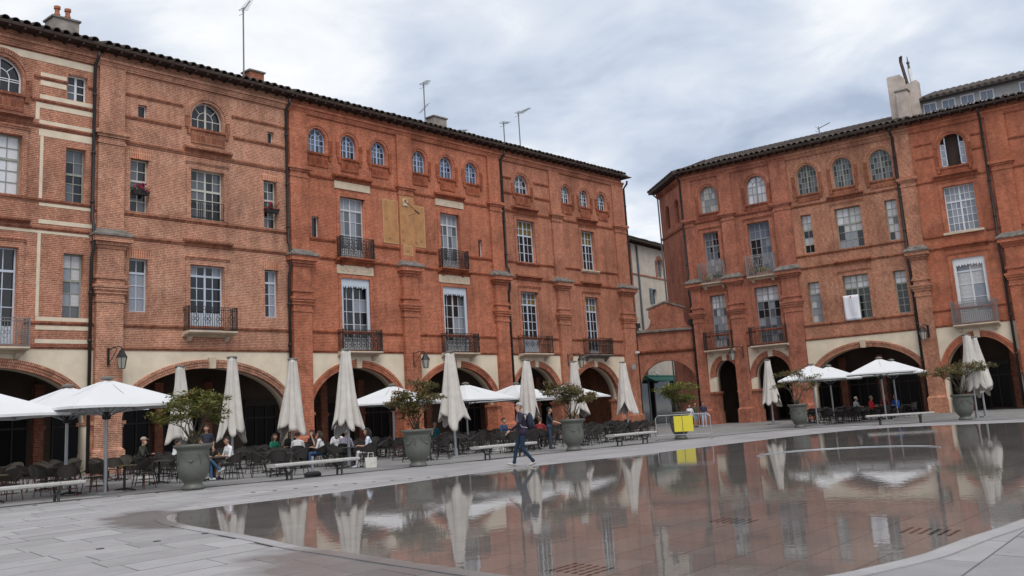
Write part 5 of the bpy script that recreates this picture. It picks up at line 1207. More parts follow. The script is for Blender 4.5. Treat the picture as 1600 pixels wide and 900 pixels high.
for x, y, ap, rz, lab in [(-12.14, 28.7, 3.26, AZL, 'nearest open white parasol left of the first planter'), (-14.68, 31.7, 3.29, AZL, 'open white parasol just behind the nearest one at the left'), (-15.05, 27.0, 3.14, AZL, 'open white parasol cut off by the left edge'),
        (-5.96, 45.4, 3.25, AZL + .5, 'open white parasol behind the second potted tree'), (-2.78, 48.9, 3.24, AZL, 'open white parasol right of the middle closed parasol'), (-.29, 53.0, 3.23, AZL, 'open white parasol behind the walking man'), (2.66, 58.0, 3.22, AZL, 'open white parasol behind the third potted tree'),
        (16.44, 55.6, 3.37, AZR + .35, 'front left open parasol of the right-hand terrace'), (18.78, 60.0, 3.39, AZR + .35, 'rear left open parasol of the right-hand terrace'), (20.3, 55.6, 3.5, AZR + .35, 'front right open parasol of the right-hand terrace'), (22.64, 60.0, 3.5, AZR + .35, 'rear right open parasol of the right-hand terrace')]:
    open_parasol(x, y, ap, rz, lab)
# two empty parasol feet
for x, y, lab, mt, cyl in ((-13.32, 34.5, 'round pale parasol foot standing empty left of the nearest planter', granite, .16), (-6.72, 31.35, 'round dark parasol foot behind the second bench', iron, .1), (-1.2, 44.5, 'round pale parasol foot right of the middle closed parasol', granite, .12)):
    e_ = empty('parasol_foot', (x, y, 0), 0, lab, 'parasol foot', None)
    k_ = .36 if mt is granite else .27
    m = MB(); m.lathe([(k_ * .95, 0), (k_, .04), (k_ * .95, cyl), (k_ * .7, cyl + .05)], 24); m.build('foot', mt, e_); m = MB(); m.tube([(0, 0, cyl), (0, 0, .62)], .045, 8); m.build('tube', alu, e_)

# ------------------------------------------------------------------ benches
def bench(x, y, rz, lab):
    e_ = empty('stone_bench', (x, y, 0), rz, lab, 'bench', 'granite benches along the gutter')
    xs = [-1.6, -.95, .95, 1.6]
    for a, b in zip(xs, xs[1:]):
        m = MB(); m.prism_x([(-.20, .40), (-.235, .43), (-.235, .48), (-.21, .50), (.21, .50), (.235, .48), (.235, .43), (.20, .40)], a + .006, b - .006); m.build('seat_slab', granite, e_)
    for x_ in (-.95, .95):
        m = MB()
        for sy in (-1, 1): m.tube([(x_, sy * .20, .40), (x_, sy * .17, .30), (x_, sy * .10, .2), (x_, sy * .12, .0)], [.035, .035, .04, .035], 6)
        m.box(x_ - .05, x_ + .05, -.22, .22, .375, .398); m.box(x_ - .03, x_ + .03, -.11, .11, .17, .23); m.build('leg', benchmetal, e_)
bench(-12.8, 25.1, AZL, 'granite bench cut off by the left edge'); bench(-6.5, 30.65, AZL, 'granite bench in front of the group with the straw hat'); bench(-.75, 36.6, AZL, 'granite bench behind the walking man')
bench(4.6, 42.45, AZL, 'granite bench left of the yellow barrier panel'); bench(18.5, 48.85, math.atan2(-.15, 1), 'granite bench in front of the right-hand terrace')

# ------------------------------------------------------------------ cafe chairs and tables
def make_chair(wm, lm):
    e_ = empty('cafe_chair', (0, 0, 0), 0)
    m = MB(); m.prism_z([(.22 * math.cos(a) * (1.0 + .12 * abs(math.sin(2 * a))), .22 * math.sin(a) * (1.0 + .12 * abs(math.sin(2 * a)))) for a in [2 * math.pi * i / 20 for i in range(20)]], .425, .46); m.build('seat', wm, e_)
    vs = []; nA, nZ = 18, 5
    for j in range(nZ + 1):
        for i in range(nA + 1):
            a = R_(180 + 180 * i / nA); side = abs(i / nA - .5) * 2
            zt = .86 - .23 * side ** 2.2; zb = .50 + .07 * side
            z = zb + (zt - zb) * j / nZ; r = .245 + .05 * (j / nZ)
            vs.append((r * math.cos(a) * 1.02, r * math.sin(a) + (.12 * side ** 3), z))
    m = MB(); m.add(vs, [(j * (nA + 1) + i, j * (nA + 1) + i + 1, (j + 1) * (nA + 1) + i + 1, (j + 1) * (nA + 1) + i) for j in range(nZ) for i in range(nA)])
    o = m.build('backrest', wm, e_); me = o.data
    # give the woven shell its thickness in the mesh
    bm = bmesh.new(); bm.from_mesh(me); bmesh.ops.solidify(bm, geom=bm.faces[:], thickness=.018); bm.to_mesh(me); bm.free()
    m = MB(); pts = []
    for i in range(19):
        a = R_(180 + 180 * i / 18); side = abs(i / 18 - .5) * 2; pts.append((.295 * math.cos(a) * 1.02, .295 * math.sin(a) + .12 * side ** 3, .87 - .23 * side ** 2.2))
    pts = [(-.27, .24, .45)] + [(-.30, .24, .60)] + pts + [(.30, .24, .60), (.27, .24, .45)]
    m.tube(pts, .014, 5); m.build('arm_rail', wm, e_)
    for sx in (-1, 1):
        for sy in (-1, 1):
            m = MB(); m.tube([(sx * .19, sy * .18, .43), (sx * .25, sy * .25, 0)], [.016, .013], 6); m.build('leg', lm, e_)
    m = MB(); m.tube([(.23 * math.cos(a), .23 * math.sin(a), .2) for a in [2 * math.pi * i / 14 for i in range(15)]], .009, 4); m.build('stretcher', lm, e_)
    return e_
def make_table(tm, sq):
    e_ = empty('cafe_table', (0, 0, 0), 0); m = MB()
    if sq: m.box(-.35, .35, -.35, .35, .72, .745)
    else: m.lathe([(.34, .72), (.35, .73), (.34, .745)], 24)
    m.build('tabletop', tm, e_); m = MB(); m.tube([(0, 0, .03), (0, 0, .72)], .038, 8); m.build('column', iron, e_)
    m = MB()
    for k in range(4): a = math.pi / 2 * k + .78; m.tube([(0, 0, .07), (.2 * math.cos(a), .2 * math.sin(a), .055), (.36 * math.cos(a), .36 * math.sin(a), .02)], [.03, .025, .025], 5)
    m.build('base', iron, e_); return e_
CH = {'d': make_chair(wicker, iron), 'b': make_chair(wickerl, rattan)}; CHU = {}
TB = {'d': make_table(tabtop, True), 'o': make_table(tabtopg, False)}; TBU = {}
def place(src, used, k, x, y, rz, label, cat, group):
    o = src[k] if k not in used else copy_tree(src[k])
    used[k] = 1; o.location = (x, y, 0); o.rotation_euler = (0, 0, rz); return tag(o, label, cat, group)
rc = random.Random(21); SEATS = []
def table_set(x, y, rz, angles, zone, kind='d', tk=None, occupied=()):
    zl, zg = zone
    dep_ = -((Vector((x, y, 0)) - FR['L'][1]).dot(Vector((-math.sin(AZL), math.cos(AZL), 0)))) if 'right' not in zg else -((Vector((x, y, 0)) - FR['R'][1]).dot(Vector((-math.sin(AZR), math.cos(AZR), 0))))
    row = next(n_ for lim, n_ in ((16.2, 'front row '), (13.6, 'second row '), (10.8, 'third row '), (8, 'fourth row '), (5, 'fifth row '), (-99, 'back row ')) if dep_ > lim)
    zl, zg = 'in the ' + row + zl, zg + ' in the ' + row.strip()
    place(TB, TBU, tk or ('d' if kind == 'd' else 'o'), x, y, rz, ('small dark square cafe table ' if (tk or kind) == 'd' else 'small round olive cafe table ') + zl, 'table', 'cafe tables ' + zg)
    for i, a in enumerate(angles):
        aa = rz + R_(a) + rc.uniform(-.18, .18); d = (.62 if i in occupied else rc.uniform(.60, .74))
        cx, cy = x + d * math.cos(aa), y + d * math.sin(aa)
        rot = aa + math.pi / 2 + rc.uniform(-.2, .2)
        place(CH, CHU, kind, cx, cy, rot, ('dark woven cafe chair ' if kind == 'd' else 'brown cane cafe chair with reddish legs ') + zl, 'chair', 'cafe chairs ' + zg)
        SEATS.append((cx, cy, rot))
Z = {'left': ('under the left parasols', 'under the left open parasols'), 'bench': ('behind the second bench', 'behind the second bench'), 'mid': ('left of the walking man', 'left of the walking man'),
     'man': ('right of the walking man', 'by the third planter'), 'gate': ('left of the gateway', 'left of the gateway'), 'right': ('under the right-hand parasols', 'on the right-hand terrace'), 'planter': ('just beyond the nearest planter', 'beyond the first planter')}
def terr(s_, dep):      # terrace coordinates: along the left row, distance out from it
    p = wpt('L', s_, -dep); return p.x, p.y
obstacles = [(x, y, .95) for x, y, _ in POTS] + [(-12.14, 28.7, .3), (-14.68, 31.7, .3), (-13.32, 34.5, .8), (-6.45, 36.4, .35), (-10.92, 37.0, .35), (-9.29, 39.6, .35), (-2.84, 40.8, .35), (.26, 49.7, .35)]
# hand-placed sets with guests (positions reused by the people below)
table_set(-10.35, 32.95, AZL - .9, (0, 180), Z['planter'])                      # man in white T-shirt and woman in jeans
table_set(-15.2, 41.4, 0, (180, 0), Z['planter'])                              # man with cap
table_set(-9.35, 39.9, .3, (100, 200, 300, 20), Z['bench'])                      # group
table_set(-7.6, 39.6, .1, (90, 180, 0, 270), Z['bench'])
table_set(-6.3, 36.1, -.3, (0, 180), Z['bench'])
table_set(-11.85, 29.35, .6, (20, 160), Z['left'], 'b'); table_set(-13.3, 29.0, .2, (40, 170, 280), Z['left'], 'b'); table_set(-14.4, 26.9, .5, (60, 200), Z['left'], 'b')
hand = [(-10.35, 32.95), (-15.2, 41.4), (-9.35, 39.9), (-7.6, 39.6), (-6.3, 36.1), (-11.85, 29.35), (-13.3, 29.0), (-14.4, 26.9)]
for dep in (17.8, 15.2, 12.4, 9.6, 6.8, 3.9):
    s_ = 9.0 + rc.uniform(0, 1)
    while s_ < 56:
        x, y = terr(s_ + rc.uniform(-.2, .2), dep + rc.uniform(-.35, .35)); s_ += rc.uniform(2.1, 2.7)
        p = camproj(x, y, 0)
        if not p or p[0] < -90 or p[0] > 1035: continue
        if any((x - a) ** 2 + (y - b) ** 2 < (1.05 + r) ** 2 for a, b, r in obstacles) or any((x - a) ** 2 + (y - b) ** 2 < 1.75 ** 2 for a, b in hand): continue
        if p[0] > 960 and dep < 11: continue
        zk = 'left' if p[0] < 215 else 'planter' if p[0] < 420 else 'bench' if p[0] < 600 else 'mid' if p[0] < 815 else 'man' if p[0] < 900 else 'gate'
        an = [a for a in (45, 135, 225, 315) if rc.random() < (.85 if dep > 11 else .6)] or [45]
        table_set(x, y, AZL + rc.uniform(-.3, .3), an, Z[zk], 'b' if zk == 'left' else 'd', 'd')
for y_ in (-16.5, -13.5, -10.5, -7.5, -4.5):
    s_ = -27.5 + rc.uniform(0, 1)
    while s_ < -18.8:
        p = wpt('R', s_, y_ + rc.uniform(-.3, .3)); s_ += rc.uniform(2.1, 2.6)
        pc = camproj(p.x, p.y, 0)
        if pc[0] < 1262 or pc[0] > 1455: continue
        if any((p.x - a) ** 2 + (p.y - b) ** 2 < 1.3 ** 2 for a, b in ((16.44, 55.6), (14.86, 53.5), (20.3, 55.6))): continue
        table_set(p.x, p.y, AZR + rc.uniform(-.3, .3), [a for a in (45, 135, 225, 315) if rc.random() < .8] or [45], Z['right'])

# ------------------------------------------------------------------ barrier with yellow panels
e_ = empty('crowd_barrier', (7.25, 45.2, 0), math.atan2(-2.0, 1.55) * 0 - .35, 'metal crowd barrier with yellow panel round the fourth planter', 'barrier')
m = MB()
W2 = 1.25; m.tube([(-W2, 0, .03), (-W2, 0, 1.0), (-W2 + .12, 0, 1.12), (W2 - .12, 0, 1.12), (W2, 0, 1.0), (W2, 0, .03)], .022, 8); m.tube([(-W2, 0, .22), (W2, 0, .22)], .02, 8)
for x_ in (-W2, W2): m.tube([(x_, -.32, .02), (x_, .32, .02)], .018, 6)
for x_ in (-.75, 0.0, .75): m.tube([(x_, 0, .22), (x_, 0, 1.12)], .012, 5)
m.build('frame', galv, e_)
for a, b in ((-.40, -.03), (.0, .47)): m = MB(); m.box(a, b, -.045, -.025, .36, 1.06); m.build('yellow_panel', yellow, e_)

# ------------------------------------------------------------------ people
SKIN = plain('skin', (.42, .24, .17), .55, var=.06, scale=8); SKIN2 = plain('skin_tan', (.30, .16, .10), .55, var=.06, scale=8)
_cl = {}
def cloth(c, r=.85):
    k = tuple(round(x, 3) for x in c)
    if k not in _cl: _cl[k] = plain('cloth_%d' % len(_cl), c, r, var=.16, scale=9)
    return _cl[k]
def capsule(m, p, q, r0_, r1_, n=10):
    p, q = Vector(p), Vector(q); d = q - p
    if d.length < 1e-5: m.ball(p, max(r0_, r1_), n, 6); return
    d.normalize(); pts, rs_ = [], []
    for a in (-80, -55, -28): pts.append(p + d * r0_ * math.sin(R_(a))); rs_.append(r0_ * math.cos(R_(a)))
    pts += [p, q]; rs_ += [r0_, r1_]
    for a in (28, 55, 80): pts.append(q + d * r1_ * math.sin(R_(a))); rs_.append(r1_ * math.cos(R_(a)))
    m.tube(pts, rs_, n)
def person(label, loc, yaw, pose, top, bottom, shoe=(.05, .05, .05), hair=(.03, .02, .015), hairstyle='short', skin=SKIN, sc_=1.0, sleeves='short', legs='long', seat=.46, arms=None, look=0.0, group=None, extra=None, vox=.019, apron=None):
    """pose: 'stand', 'walk' or 'sit'; local frame faces +y; the hips of a sitter rest on the seat"""
    e_ = empty('person', (loc[0], loc[1], 0), yaw, label, 'person', group); e_.scale = (sc_,) * 3
    sit = pose == 'sit'; hz = seat + .10 if sit else .93
    lean = Vector((0, .06, 0)) if sit else Vector((0, .0, 0))
    hip = Vector((0, -.05 if sit else 0, hz)); V = Vector
    ch = hip + V((0, .02, .40)) + lean; nk = hip + V((0, .02, .53)) + lean * 1.1; hd = nk + V((0, .035, .165))
    C = []                                # (p, q, r0, r1, material)  0 skin 1 top 2 bottom 3 shoes
    C += [(hip + V((-.075, 0, 0)), hip + V((.075, 0, 0)), .128, .128, 1 if pose == 'walk' else 2), (hip + V((0, 0, .06)), hip + V((0, .01, .22)) + lean * .4, .150, .145, 1), (hip + V((-.045, .01, .22)) + lean * .4, ch + V((-.06, 0, -.04)), .115, .118, 1), (hip + V((.045, .01, .22)) + lean * .4, ch + V((.06, 0, -.04)), .115, .118, 1),
          (ch + V((-.14, 0, .05)), ch + V((.14, 0, .05)), .082, .082, 1), (ch + V((-.19, 0, .03)), ch + V((-.05, 0, .09)), .062, .06, 1), (ch + V((.19, 0, .03)), ch + V((.05, 0, .09)), .062, .06, 1), (nk + V((0, -.01, -.06)), nk + V((0, .015, .06)), .055, .052, 0)]
    ca, sa = math.cos(look), math.sin(look); rot = lambda v: V((v.x * ca - v.y * sa, v.x * sa + v.y * ca, v.z))
    C += [(hd + rot(V((0, -.012, .03))), hd + rot(V((0, .0, .05))), .092, .086, 0), (hd + rot(V((0, .028, -.05))), hd + rot(V((0, .035, -.02))), .066, .074, 0), (hd + rot(V((0, .055, -.085))), hd + rot(V((0, .052, -.08))), .038, .038, 0),
          (hd + rot(V((0, .095, .012))), hd + rot(V((0, .112, -.018))), .012, .017, 0)]
    if pose == 'sit': kn = {-1: V((-.11, .42, hz - .02)), 1: V((.11, .42, hz - .02))}; an = {-1: V((-.12, .42, .09)), 1: V((.12, .45, .09))}
    elif pose == 'walk': kn = {1: V((.09, .19, .51)), -1: V((-.09, .05, .50))}; an = {1: V((.09, .27, .10)), -1: V((-.09, -.25, .13))}
    else: kn = {-1: V((-.10, .02, .50)), 1: V((.11, .03, .50))}; an = {-1: V((-.10, -.02, .09)), 1: V((.13, .03, .09))}
    if extra == 'crossed': kn = {-1: V((-.09, .44, hz)), 1: V((.02, .44, hz + .10))}; an = {-1: V((-.10, .46, .09)), 1: V((-.02, .72, hz - .23))}
    A = arms or ({-1: (V((-.25, .10, hz + .18)), V((-.12, .34, hz + .21))), 1: (V((.25, .10, hz + .18)), V((.12, .34, hz + .21)))} if sit else {-1: (V((-.25, -.03, 1.14)), V((-.25, .05, .90))), 1: (V((.25, -.03, 1.14)), V((.25, .05, .90)))})
    for s_ in (-1, 1):
        sh = ch + V((s_ * .195, 0, .03)); el, wr = A[s_]
        C.append((sh, el, .056, .045, 1)); C.append((el, wr, .044 if sleeves == 'long' else .041, .030, 1 if sleeves == 'long' else 0))
        if sleeves == 'short': C.append((sh.lerp(el, .72), el, .044, .040, 0))
        d = (wr - el).normalized(); C.append((wr, wr + d * .07, .032, .036, 0))
        hp = hip + V((s_ * .085, 0, -.02)); lm_ = 2 if legs == 'long' else 0
        C.append((hp, kn[s_], .092, .060, 2)); C.append((kn[s_], an[s_], .060, .043 if legs == 'long' else .038, lm_))
        if lm_ == 2: C.append((an[s_].lerp(kn[s_], .12), an[s_], .056, .050, 2))
        toe = V((0, .17, -.05)) if not (pose == 'walk' and s_ == -1) else V((0, .12, -.09))
        if pose == 'walk' and s_ == 1: toe = V((0, .18, .0))
        if extra == 'crossed' and s_ == 1: toe = V((0, .17, .03))
        ft = an[s_] + V((0, -.03, -.04)); C.append((ft, an[s_] + toe, .045, .036, 3)); C.append((an[s_] + V((0, 0, .01)), ft, .043, .046, 3))
    m = MB()
    for c_ in C: capsule(m, *c_[:4])
    tmp = link('tmp', m.mesh('tmp', SKIN)); md = tmp.modifiers.new('r', 'REMESH'); md.mode = 'VOXEL'; md.voxel_size = vox; m2 = tmp.modifiers.new('s', 'SMOOTH'); m2.factor = .5; m2.iterations = 3
    dg = bpy.context.evaluated_depsgraph_get(); me = bpy.data.meshes.new_from_object(tmp.evaluated_get(dg)); bpy.data.objects.remove(tmp)
    nf = len(me.polygons); ct = np.empty(nf * 3); me.polygons.foreach_get('center', ct); ct = ct.reshape(-1, 3); best = np.full(nf, 1e9); mi = np.zeros(nf, int)
    for p, q, r0_, r1_, k in C:
        p_, q_ = np.array(p), np.array(q); d = q_ - p_; t_ = np.clip(((ct - p_) @ d) / max(d @ d, 1e-9), 0, 1); ds = np.linalg.norm(ct - p_ - t_[:, None] * d, axis=1) - (r0_ + (r1_ - r0_) * t_)
        u = ds < best; best[u] = ds[u]; mi[u] = k
    me.materials.clear()
    for mt in (skin, cloth(top), cloth(bottom), cloth(shoe, .6)): me.materials.append(mt)
    me.polygons.foreach_set('material_index', mi.astype(np.int32)); me.polygons.foreach_set('use_smooth', [True] * nf)
    # fingers, ears: rooted in the body and joined to it
    bm = bmesh.new(); bm.from_mesh(me); q = MB()
    for s_ in (-1, 1):
        el, wr = A[s_]; d = (wr - el).normalized(); side = d.cross(V((0, 0, 1))); side = side.normalized() if side.length > .2 else V((1, 0, 0)); nrm = side.cross(d)
        b0 = wr + d * .085
        for i, ln_ in enumerate((.062, .074, .068, .052)):
            o_ = b0 + side * (.026 - .0175 * i); q.tube([o_, o_ + d * ln_ * .55 - nrm * .006, o_ + d * ln_ - nrm * .026], [.0095, .009, .007], 5)
        tb = wr + d * .03 + side * .03 * (1 if s_ > 0 else -1); q.tube([tb, tb + side * .028 * (1 if s_ > 0 else -1) + d * .03, tb + side * .03 * (1 if s_ > 0 else -1) + d * .06 - nrm * .01], [.012, .011, .008], 5)
        q.ball(hd + rot(V((s_ * .092, .0, .0))), .026, 6, 4, .5, .8, 1.1)
    fm = q.mesh('f', skin); bm.from_mesh(fm); bm.to_mesh(me); bm.free(); me.name = 'body'
    body = link('body', me, e_)
    q = MB()
    for s_ in (-1, 1): q.ball(hd + rot(V((s_ * .034, .088, .022))), .0125, 6, 4, 1, .6, .8)
    q.build('eyes', iron, e_)
    q = MB(); q.tube([hd + rot(V((-.026, .094, -.062))), hd + rot(V((0, .099, -.064))), hd + rot(V((.026, .094, -.062)))], .007, 4); q.build('mouth', cloth((.25, .08, .07)), e_)
    # hair
    if hairstyle != 'bald':
        q = MB(); nu, nv = 16, 8; R1 = .106; vs = []
        for j in range(nv + 1):
            ph = math.pi * .60 * j / nv
            for i in range(nu):
                a = 2 * math.pi * i / nu; front = max(0, math.sin(a)); lim = .36 if front > .25 else (.58 if hairstyle != 'crop' else .5); ph2 = min(ph, math.pi * lim)
                r = R1 * (1 + .05 * math.sin(7 * a + 3 * j))
                vs.append(hd + rot(V((r * math.sin(ph2) * math.cos(a), r * 1.08 * math.sin(ph2) * math.sin(a) - .012, .035 + r * math.cos(ph2)))))
        q.add(vs, [(j * nu + i, j * nu + (i + 1) % nu, (j + 1) * nu + (i + 1) % nu, (j + 1) * nu + i) for j in range(nv) for i in range(nu)])
        if hairstyle == 'long':
            q.tube([hd + rot(V((0, -.07, .04))), hd + rot(V((0, -.10, -.08))), hd + rot(V((0, -.10, -.22))), hd + rot(V((.02, -.09, -.32)))], [.085, .09, .075, .03], 10)
            for s_ in (-1, 1): q.tube([hd + rot(V((s_ * .08, -.02, .04))), hd + rot(V((s_ * .095, -.02, -.08))), hd + rot(V((s_ * .085, -.01, -.2)))], [.03, .036, .012], 7)
        if hairstyle == 'bun': q.ball(hd + rot(V((0, -.11, .05))), .05, 8, 6)
        hobj = q.build('hair', cloth(hair), e_, smooth=True, recalc=False)
    if extra == 'sunglasses':
        q = MB()
        for s_ in (-1, 1): q.ball(hd + rot(V((s_ * .036, .098, .022))), .026, 8, 5, 1.1, .4, .8)
        q.build('sunglasses', iron, e_)
    if extra in ('hat', 'cap'):
        hc = cloth((.55, .43, .25)) if extra == 'hat' else cloth((.36, .30, .25)); q = MB()
        if extra == 'hat': q.lathe([(.19, .075), (.19, .085), (.112, .095), (.10, .17), (.06, .19), (.01, .192)], 18, hd)
        else:
            q.lathe([(.112, .06), (.112, .10), (.09, .145), (.04, .165), (.01, .167)], 16, hd + rot(V((0, -.01, 0)))); c_ = hd + rot(V((0, .14, .068))); q.ball(c_, .075, 10, 4, 1, .9, .12)
        q.build('hat' if extra == 'hat' else 'cap', hc, e_)
    return e_, dict(hip=hip, ch=ch, hd=hd)
V = Vector
JE = (.035, .06, .12); WH = (.68, .68, .70); BK = (.018, .018, .02)
def face(dx_, dy_): return math.atan2(-dx_, dy_)
# the walking man
man, inf = person('grey-haired man in a dark sweater and jeans walking with a hand to his ear', (-.05, 29.35), face(-1, -.16), 'walk', (.022, .014, .032), (.009, .026, .055), (.42, .40, .36), (.34, .33, .32), 'crop', sleeves='long',
    arms={-1: (V((-.27, .10, 1.20)), V((-.135, .10, 1.50))), 1: (V((.26, .06, 1.15)), V((.23, .33, .98)))}, sc_=1.06, vox=.014, look=-.1)
bp_ = empty('backpack', (-.05, 29.35, 0), face(-1, -.16), 'dark blue backpack worn by the walking man', 'backpack')
bp_.scale = (1.06,) * 3
m = MB(); m.ball((0, -.22, 1.22), .2, 14, 10, .78, .55, 1.2); m.build('bag', cloth((.02, .025, .045)), bp_, smooth=True); m = MB(); m.ball((0, -.31, 1.12), .12, 12, 8, .95, .45, .9); m.build('pocket', cloth((.03, .035, .06)), bp_, smooth=True)
m = MB()
for s_ in (-1, 1): m.tube([(s_ * .12, -.16, 1.40), (s_ * .125, -.03, 1.475), (s_ * .13, .11, 1.40), (s_ * .14, .13, 1.25), (s_ * .15, .03, 1.08), (s_ * .12, -.12, 1.05)], .018, 5)
m.build('strap', cloth((.30, .32, .36)), bp_)
# seated and standing guests
def sitter(label, loc, d, top, bottom, **k):
    # chair sits under the person, facing the same way
    return person(label, loc, face(*d), 'sit', top, bottom, **k)
m_up = lambda s: {s: (V((s * .25, .16, .75)), V((s * .10, .17, 1.13))), -s: (V((-s * .25, .10, .74)), V((-s * .12, .34, .77)))}
sitter('man in white T-shirt and sunglasses seated at the table right of the nearest planter', (-9.97, 33.42), (-.75, -.66), WH, (.22, .22, .21), shoe=(.02, .03, .08), hair=(.015, .012, .01), legs='short', extra='sunglasses')
sitter('woman in black top and jeans with crossed legs behind the nearest planter', (-10.75, 32.5), (.9, .35), BK, (.05, .11, .20), shoe=(.6, .6, .6), hair=(.03, .018, .012), hairstyle='long', extra='crossed')
sitter('man in olive jacket and cap with a hand at his face', (-16.0, 41.4), (1, -.1), (.035, .04, .028), (.05, .05, .045), sleeves='long', extra='cap', arms=m_up(1), sc_=1.12)
sitter('person in white shirt seated with dark hair left of the nearest planter', (-13.5, 38.3), (.75, .65), WH, (.03, .03, .04), hair=(.02, .015, .01))
person('waiter in dark vest with white sleeves standing behind the nearest planter', (-12.85, 40.0), face(.25, -.9), 'stand', (.028, .032, .05), BK, hair=(.06, .04, .03), hairstyle='crop', sc_=1.08)
sitter('person in green top seated with a jacket over the chair', (-10.25, 40.5), (.8, -.5), (.01, .16, .10), JE, hair=(.05, .03, .02), hairstyle='long')
sitter('person in straw hat and black top', (-9.55, 40.55), (.1, -1), BK, BK, hair=(.10, .06, .03), hairstyle='long', extra='hat', sc_=1.08)
sitter('dark-haired person in white top seen from behind beside the straw hat', (-8.95, 39.1), (-.2, 1), (.55, .54, .54), BK, hair=(.015, .012, .01))
sitter('woman with brown hair leaning on the table between two closed parasols', (-8.62, 40.4), (-.5, -.8), (.05, .04, .04), JE, hair=(.06, .03, .02), hairstyle='long', arms=m_up(-1), sc_=1.04)
sitter('woman in white sleeveless top and jeans facing left', (-8.05, 39.2), (-1, .1), (.62, .62, .62), (.04, .09, .20), hair=(.05, .03, .02), hairstyle='long')
sitter('man in white shirt with a phone at his ear', (-7.3, 38.75), (-.15, -1), WH, (.10, .09, .08), hair=(.02, .015, .01), arms=m_up(-1), sc_=1.05)
sitter('woman in long white clothes reading by the tall middle closed parasol', (-5.65, 36.0), (-.95, -.15), (.55, .60, .70), (.62, .60, .62), hair=(.02, .015, .012), hairstyle='long', shoe=(.5, .5, .55))
sitter('person in pale lilac top with back turned beside the tall closed parasol', (-6.75, 37.4), (.3, .9), (.50, .45, .55), BK, hair=(.45, .42, .48), hairstyle='bun')
sitter('person in teal top in the shade behind the second planter', (-4.5, 49.6), (.6, -.7), (.01, .14, .17), BK, hair=(.02, .015, .01), arms=m_up(1), sc_=1.1)
sitter('person in blue seated behind the walking man to his left', (-1.0, 47.8), (.7, -.6), (.03, .05, .11), BK, hair=(.02, .015, .01), sleeves='long', sc_=1.05)
sitter('person in red seated just right of the walking man', (.75, 46.6), (.3, .9), (.22, .02, .02), BK, sleeves='long', hair=(.08, .06, .05))
person('man in dark T-shirt standing and leaning on a table left of the third planter', (1.12, 43.6), face(.95, -.1), 'stand', (.02, .028, .035), (.03, .05, .09), hair=(.01, .01, .01), arms={-1: (V((-.26, .16, 1.15)), V((-.2, .42, 1.06))), 1: (V((.26, .16, 1.15)), V((.2, .42, 1.06)))}, sc_=1.03)
person('woman in dark jacket and light jeans standing by the gateway', (12.5, 68.6), face(.1, -1), 'stand', (.025, .03, .06), (.36, .46, .58), (.6, .6, .6), hair=(.10, .05, .03), sleeves='long', sc_=.99)
m = MB(); m.ball((12.5, 68.6, 1.25), .12, 10, 8, .9, .5, 1.4)
person('woman in white top standing behind the yellow panel', (11.75, 69.8), face(-.3, -1), 'stand', WH, (.40, .44, .50), hair=(.08, .04, .02), hairstyle='long', sc_=.93)
person('man in olive jacket and blue shorts behind the woman in white', (12.35, 71.2), face(.6, -.8), 'stand', (.06, .065, .04), (.20, .28, .36), hair=(.03, .02, .015), sleeves='long', legs='short')
sitter('person in red jacket seated on the right-hand terrace', (21.2, 60.4), (.7, -.7), (.42, .015, .02), BK, sleeves='long', hair=(.30, .28, .26), sc_=1.05)
sitter('grey-haired person in grey top on the right-hand terrace', (21.1, 62.8), (.6, -.7), (.30, .31, .33), BK, sleeves='long', hair=(.40, .39, .38), sc_=1.05)
sitter('person in bright blue jacket on the right-hand terrace', (22.7, 60.2), (-.8, -.4), (.03, .13, .50), BK, sleeves='long', hair=(.05, .03, .02), sc_=1.05)
sitter('person in dark red top in the shade of the widest right-hand arch', (22.9, 62.6), (-.6, -.7), (.16, .02, .02), BK, sleeves='long', hair=(.12, .08, .06), sc_=1.08)
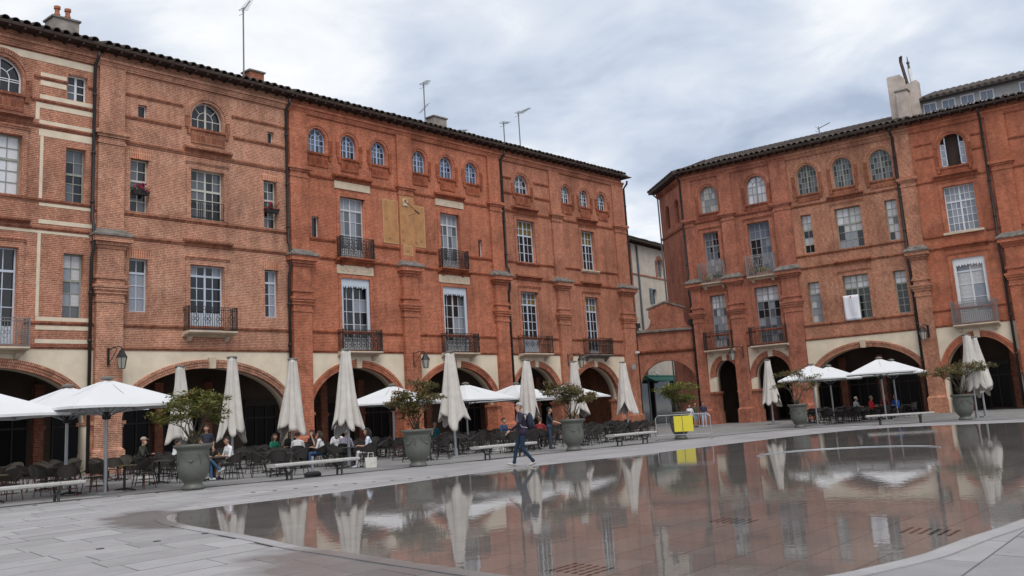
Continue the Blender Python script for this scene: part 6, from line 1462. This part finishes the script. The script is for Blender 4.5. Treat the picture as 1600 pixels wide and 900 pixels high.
# chairs for guests who do not sit at a generated chair
for x, y, d, zk in ((-9.97, 33.42, (-.75, -.66), 'planter'), (-10.75, 32.5, (.9, .35), 'planter'), (-16.0, 41.4, (1, -.1), 'planter'), (-13.5, 38.3, (.75, .65), 'planter'), (-10.25, 40.5, (.8, -.5), 'bench'), (-9.55, 40.55, (.1, -1), 'bench'), (-8.95, 39.1, (-.2, 1), 'bench'), (-8.62, 40.4, (-.5, -.8), 'bench'),
        (-8.05, 39.2, (-1, .1), 'bench'), (-7.3, 38.75, (-.15, -1), 'bench'), (-5.65, 36.0, (-.95, -.15), 'bench'), (-6.75, 37.4, (.3, .9), 'bench'), (-4.5, 49.6, (.6, -.7), 'mid'), (-1.0, 47.8, (.7, -.6), 'mid'), (.75, 46.6, (.3, .9), 'man'), (21.2, 60.4, (.7, -.7), 'right'), (21.1, 62.8, (.6, -.7), 'right'), (22.7, 60.2, (-.8, -.4), 'right'), (22.9, 62.6, (-.6, -.7), 'right')):
    zl, zg = Z[zk]; place(CH, CHU, 'd', x, y, face(*d), 'dark woven cafe chair with a guest sitting on it ' + zl, 'chair', 'occupied cafe chairs ' + zg)
# white tote bag on the ground
e_ = empty('tote_bag', (-5.5, 35.35, 0), .4, 'white canvas tote bag on the ground by the woman in white', 'bag')
m = MB(); m.frustum((-.19, .19, -.07, .07), 0, (-.21, .21, -.03, .03), .36); m.build('bag', cloth((.62, .60, .55)), e_)
for y_ in (-.03, .03): m = MB(); m.tube([(-.1, y_, .36), (-.08, y_, .52), (.08, y_, .52), (.1, y_, .36)], .012, 5); m.build('strap', cloth((.55, .53, .48)), e_)
# a drink and a plate here and there
gl_m = glass('drinking_glass', (.30, .22, .08), .1)
for x, y, lab in ((-10.2, 33.05, 'glass of drink before the man in the white T-shirt'), (-9.3, 40.0, 'glass of drink on the table of the straw hat group'), (-7.65, 39.5, 'glass of drink on the table of the man with a phone')):
    m = MB(); m.lathe([(.028, 0), (.036, .13), (.033, .13), (.026, .01)], 12); o = m.build('drinking_glass', gl_m); o.location = (x, y, .746); tag(o, lab, 'glass')
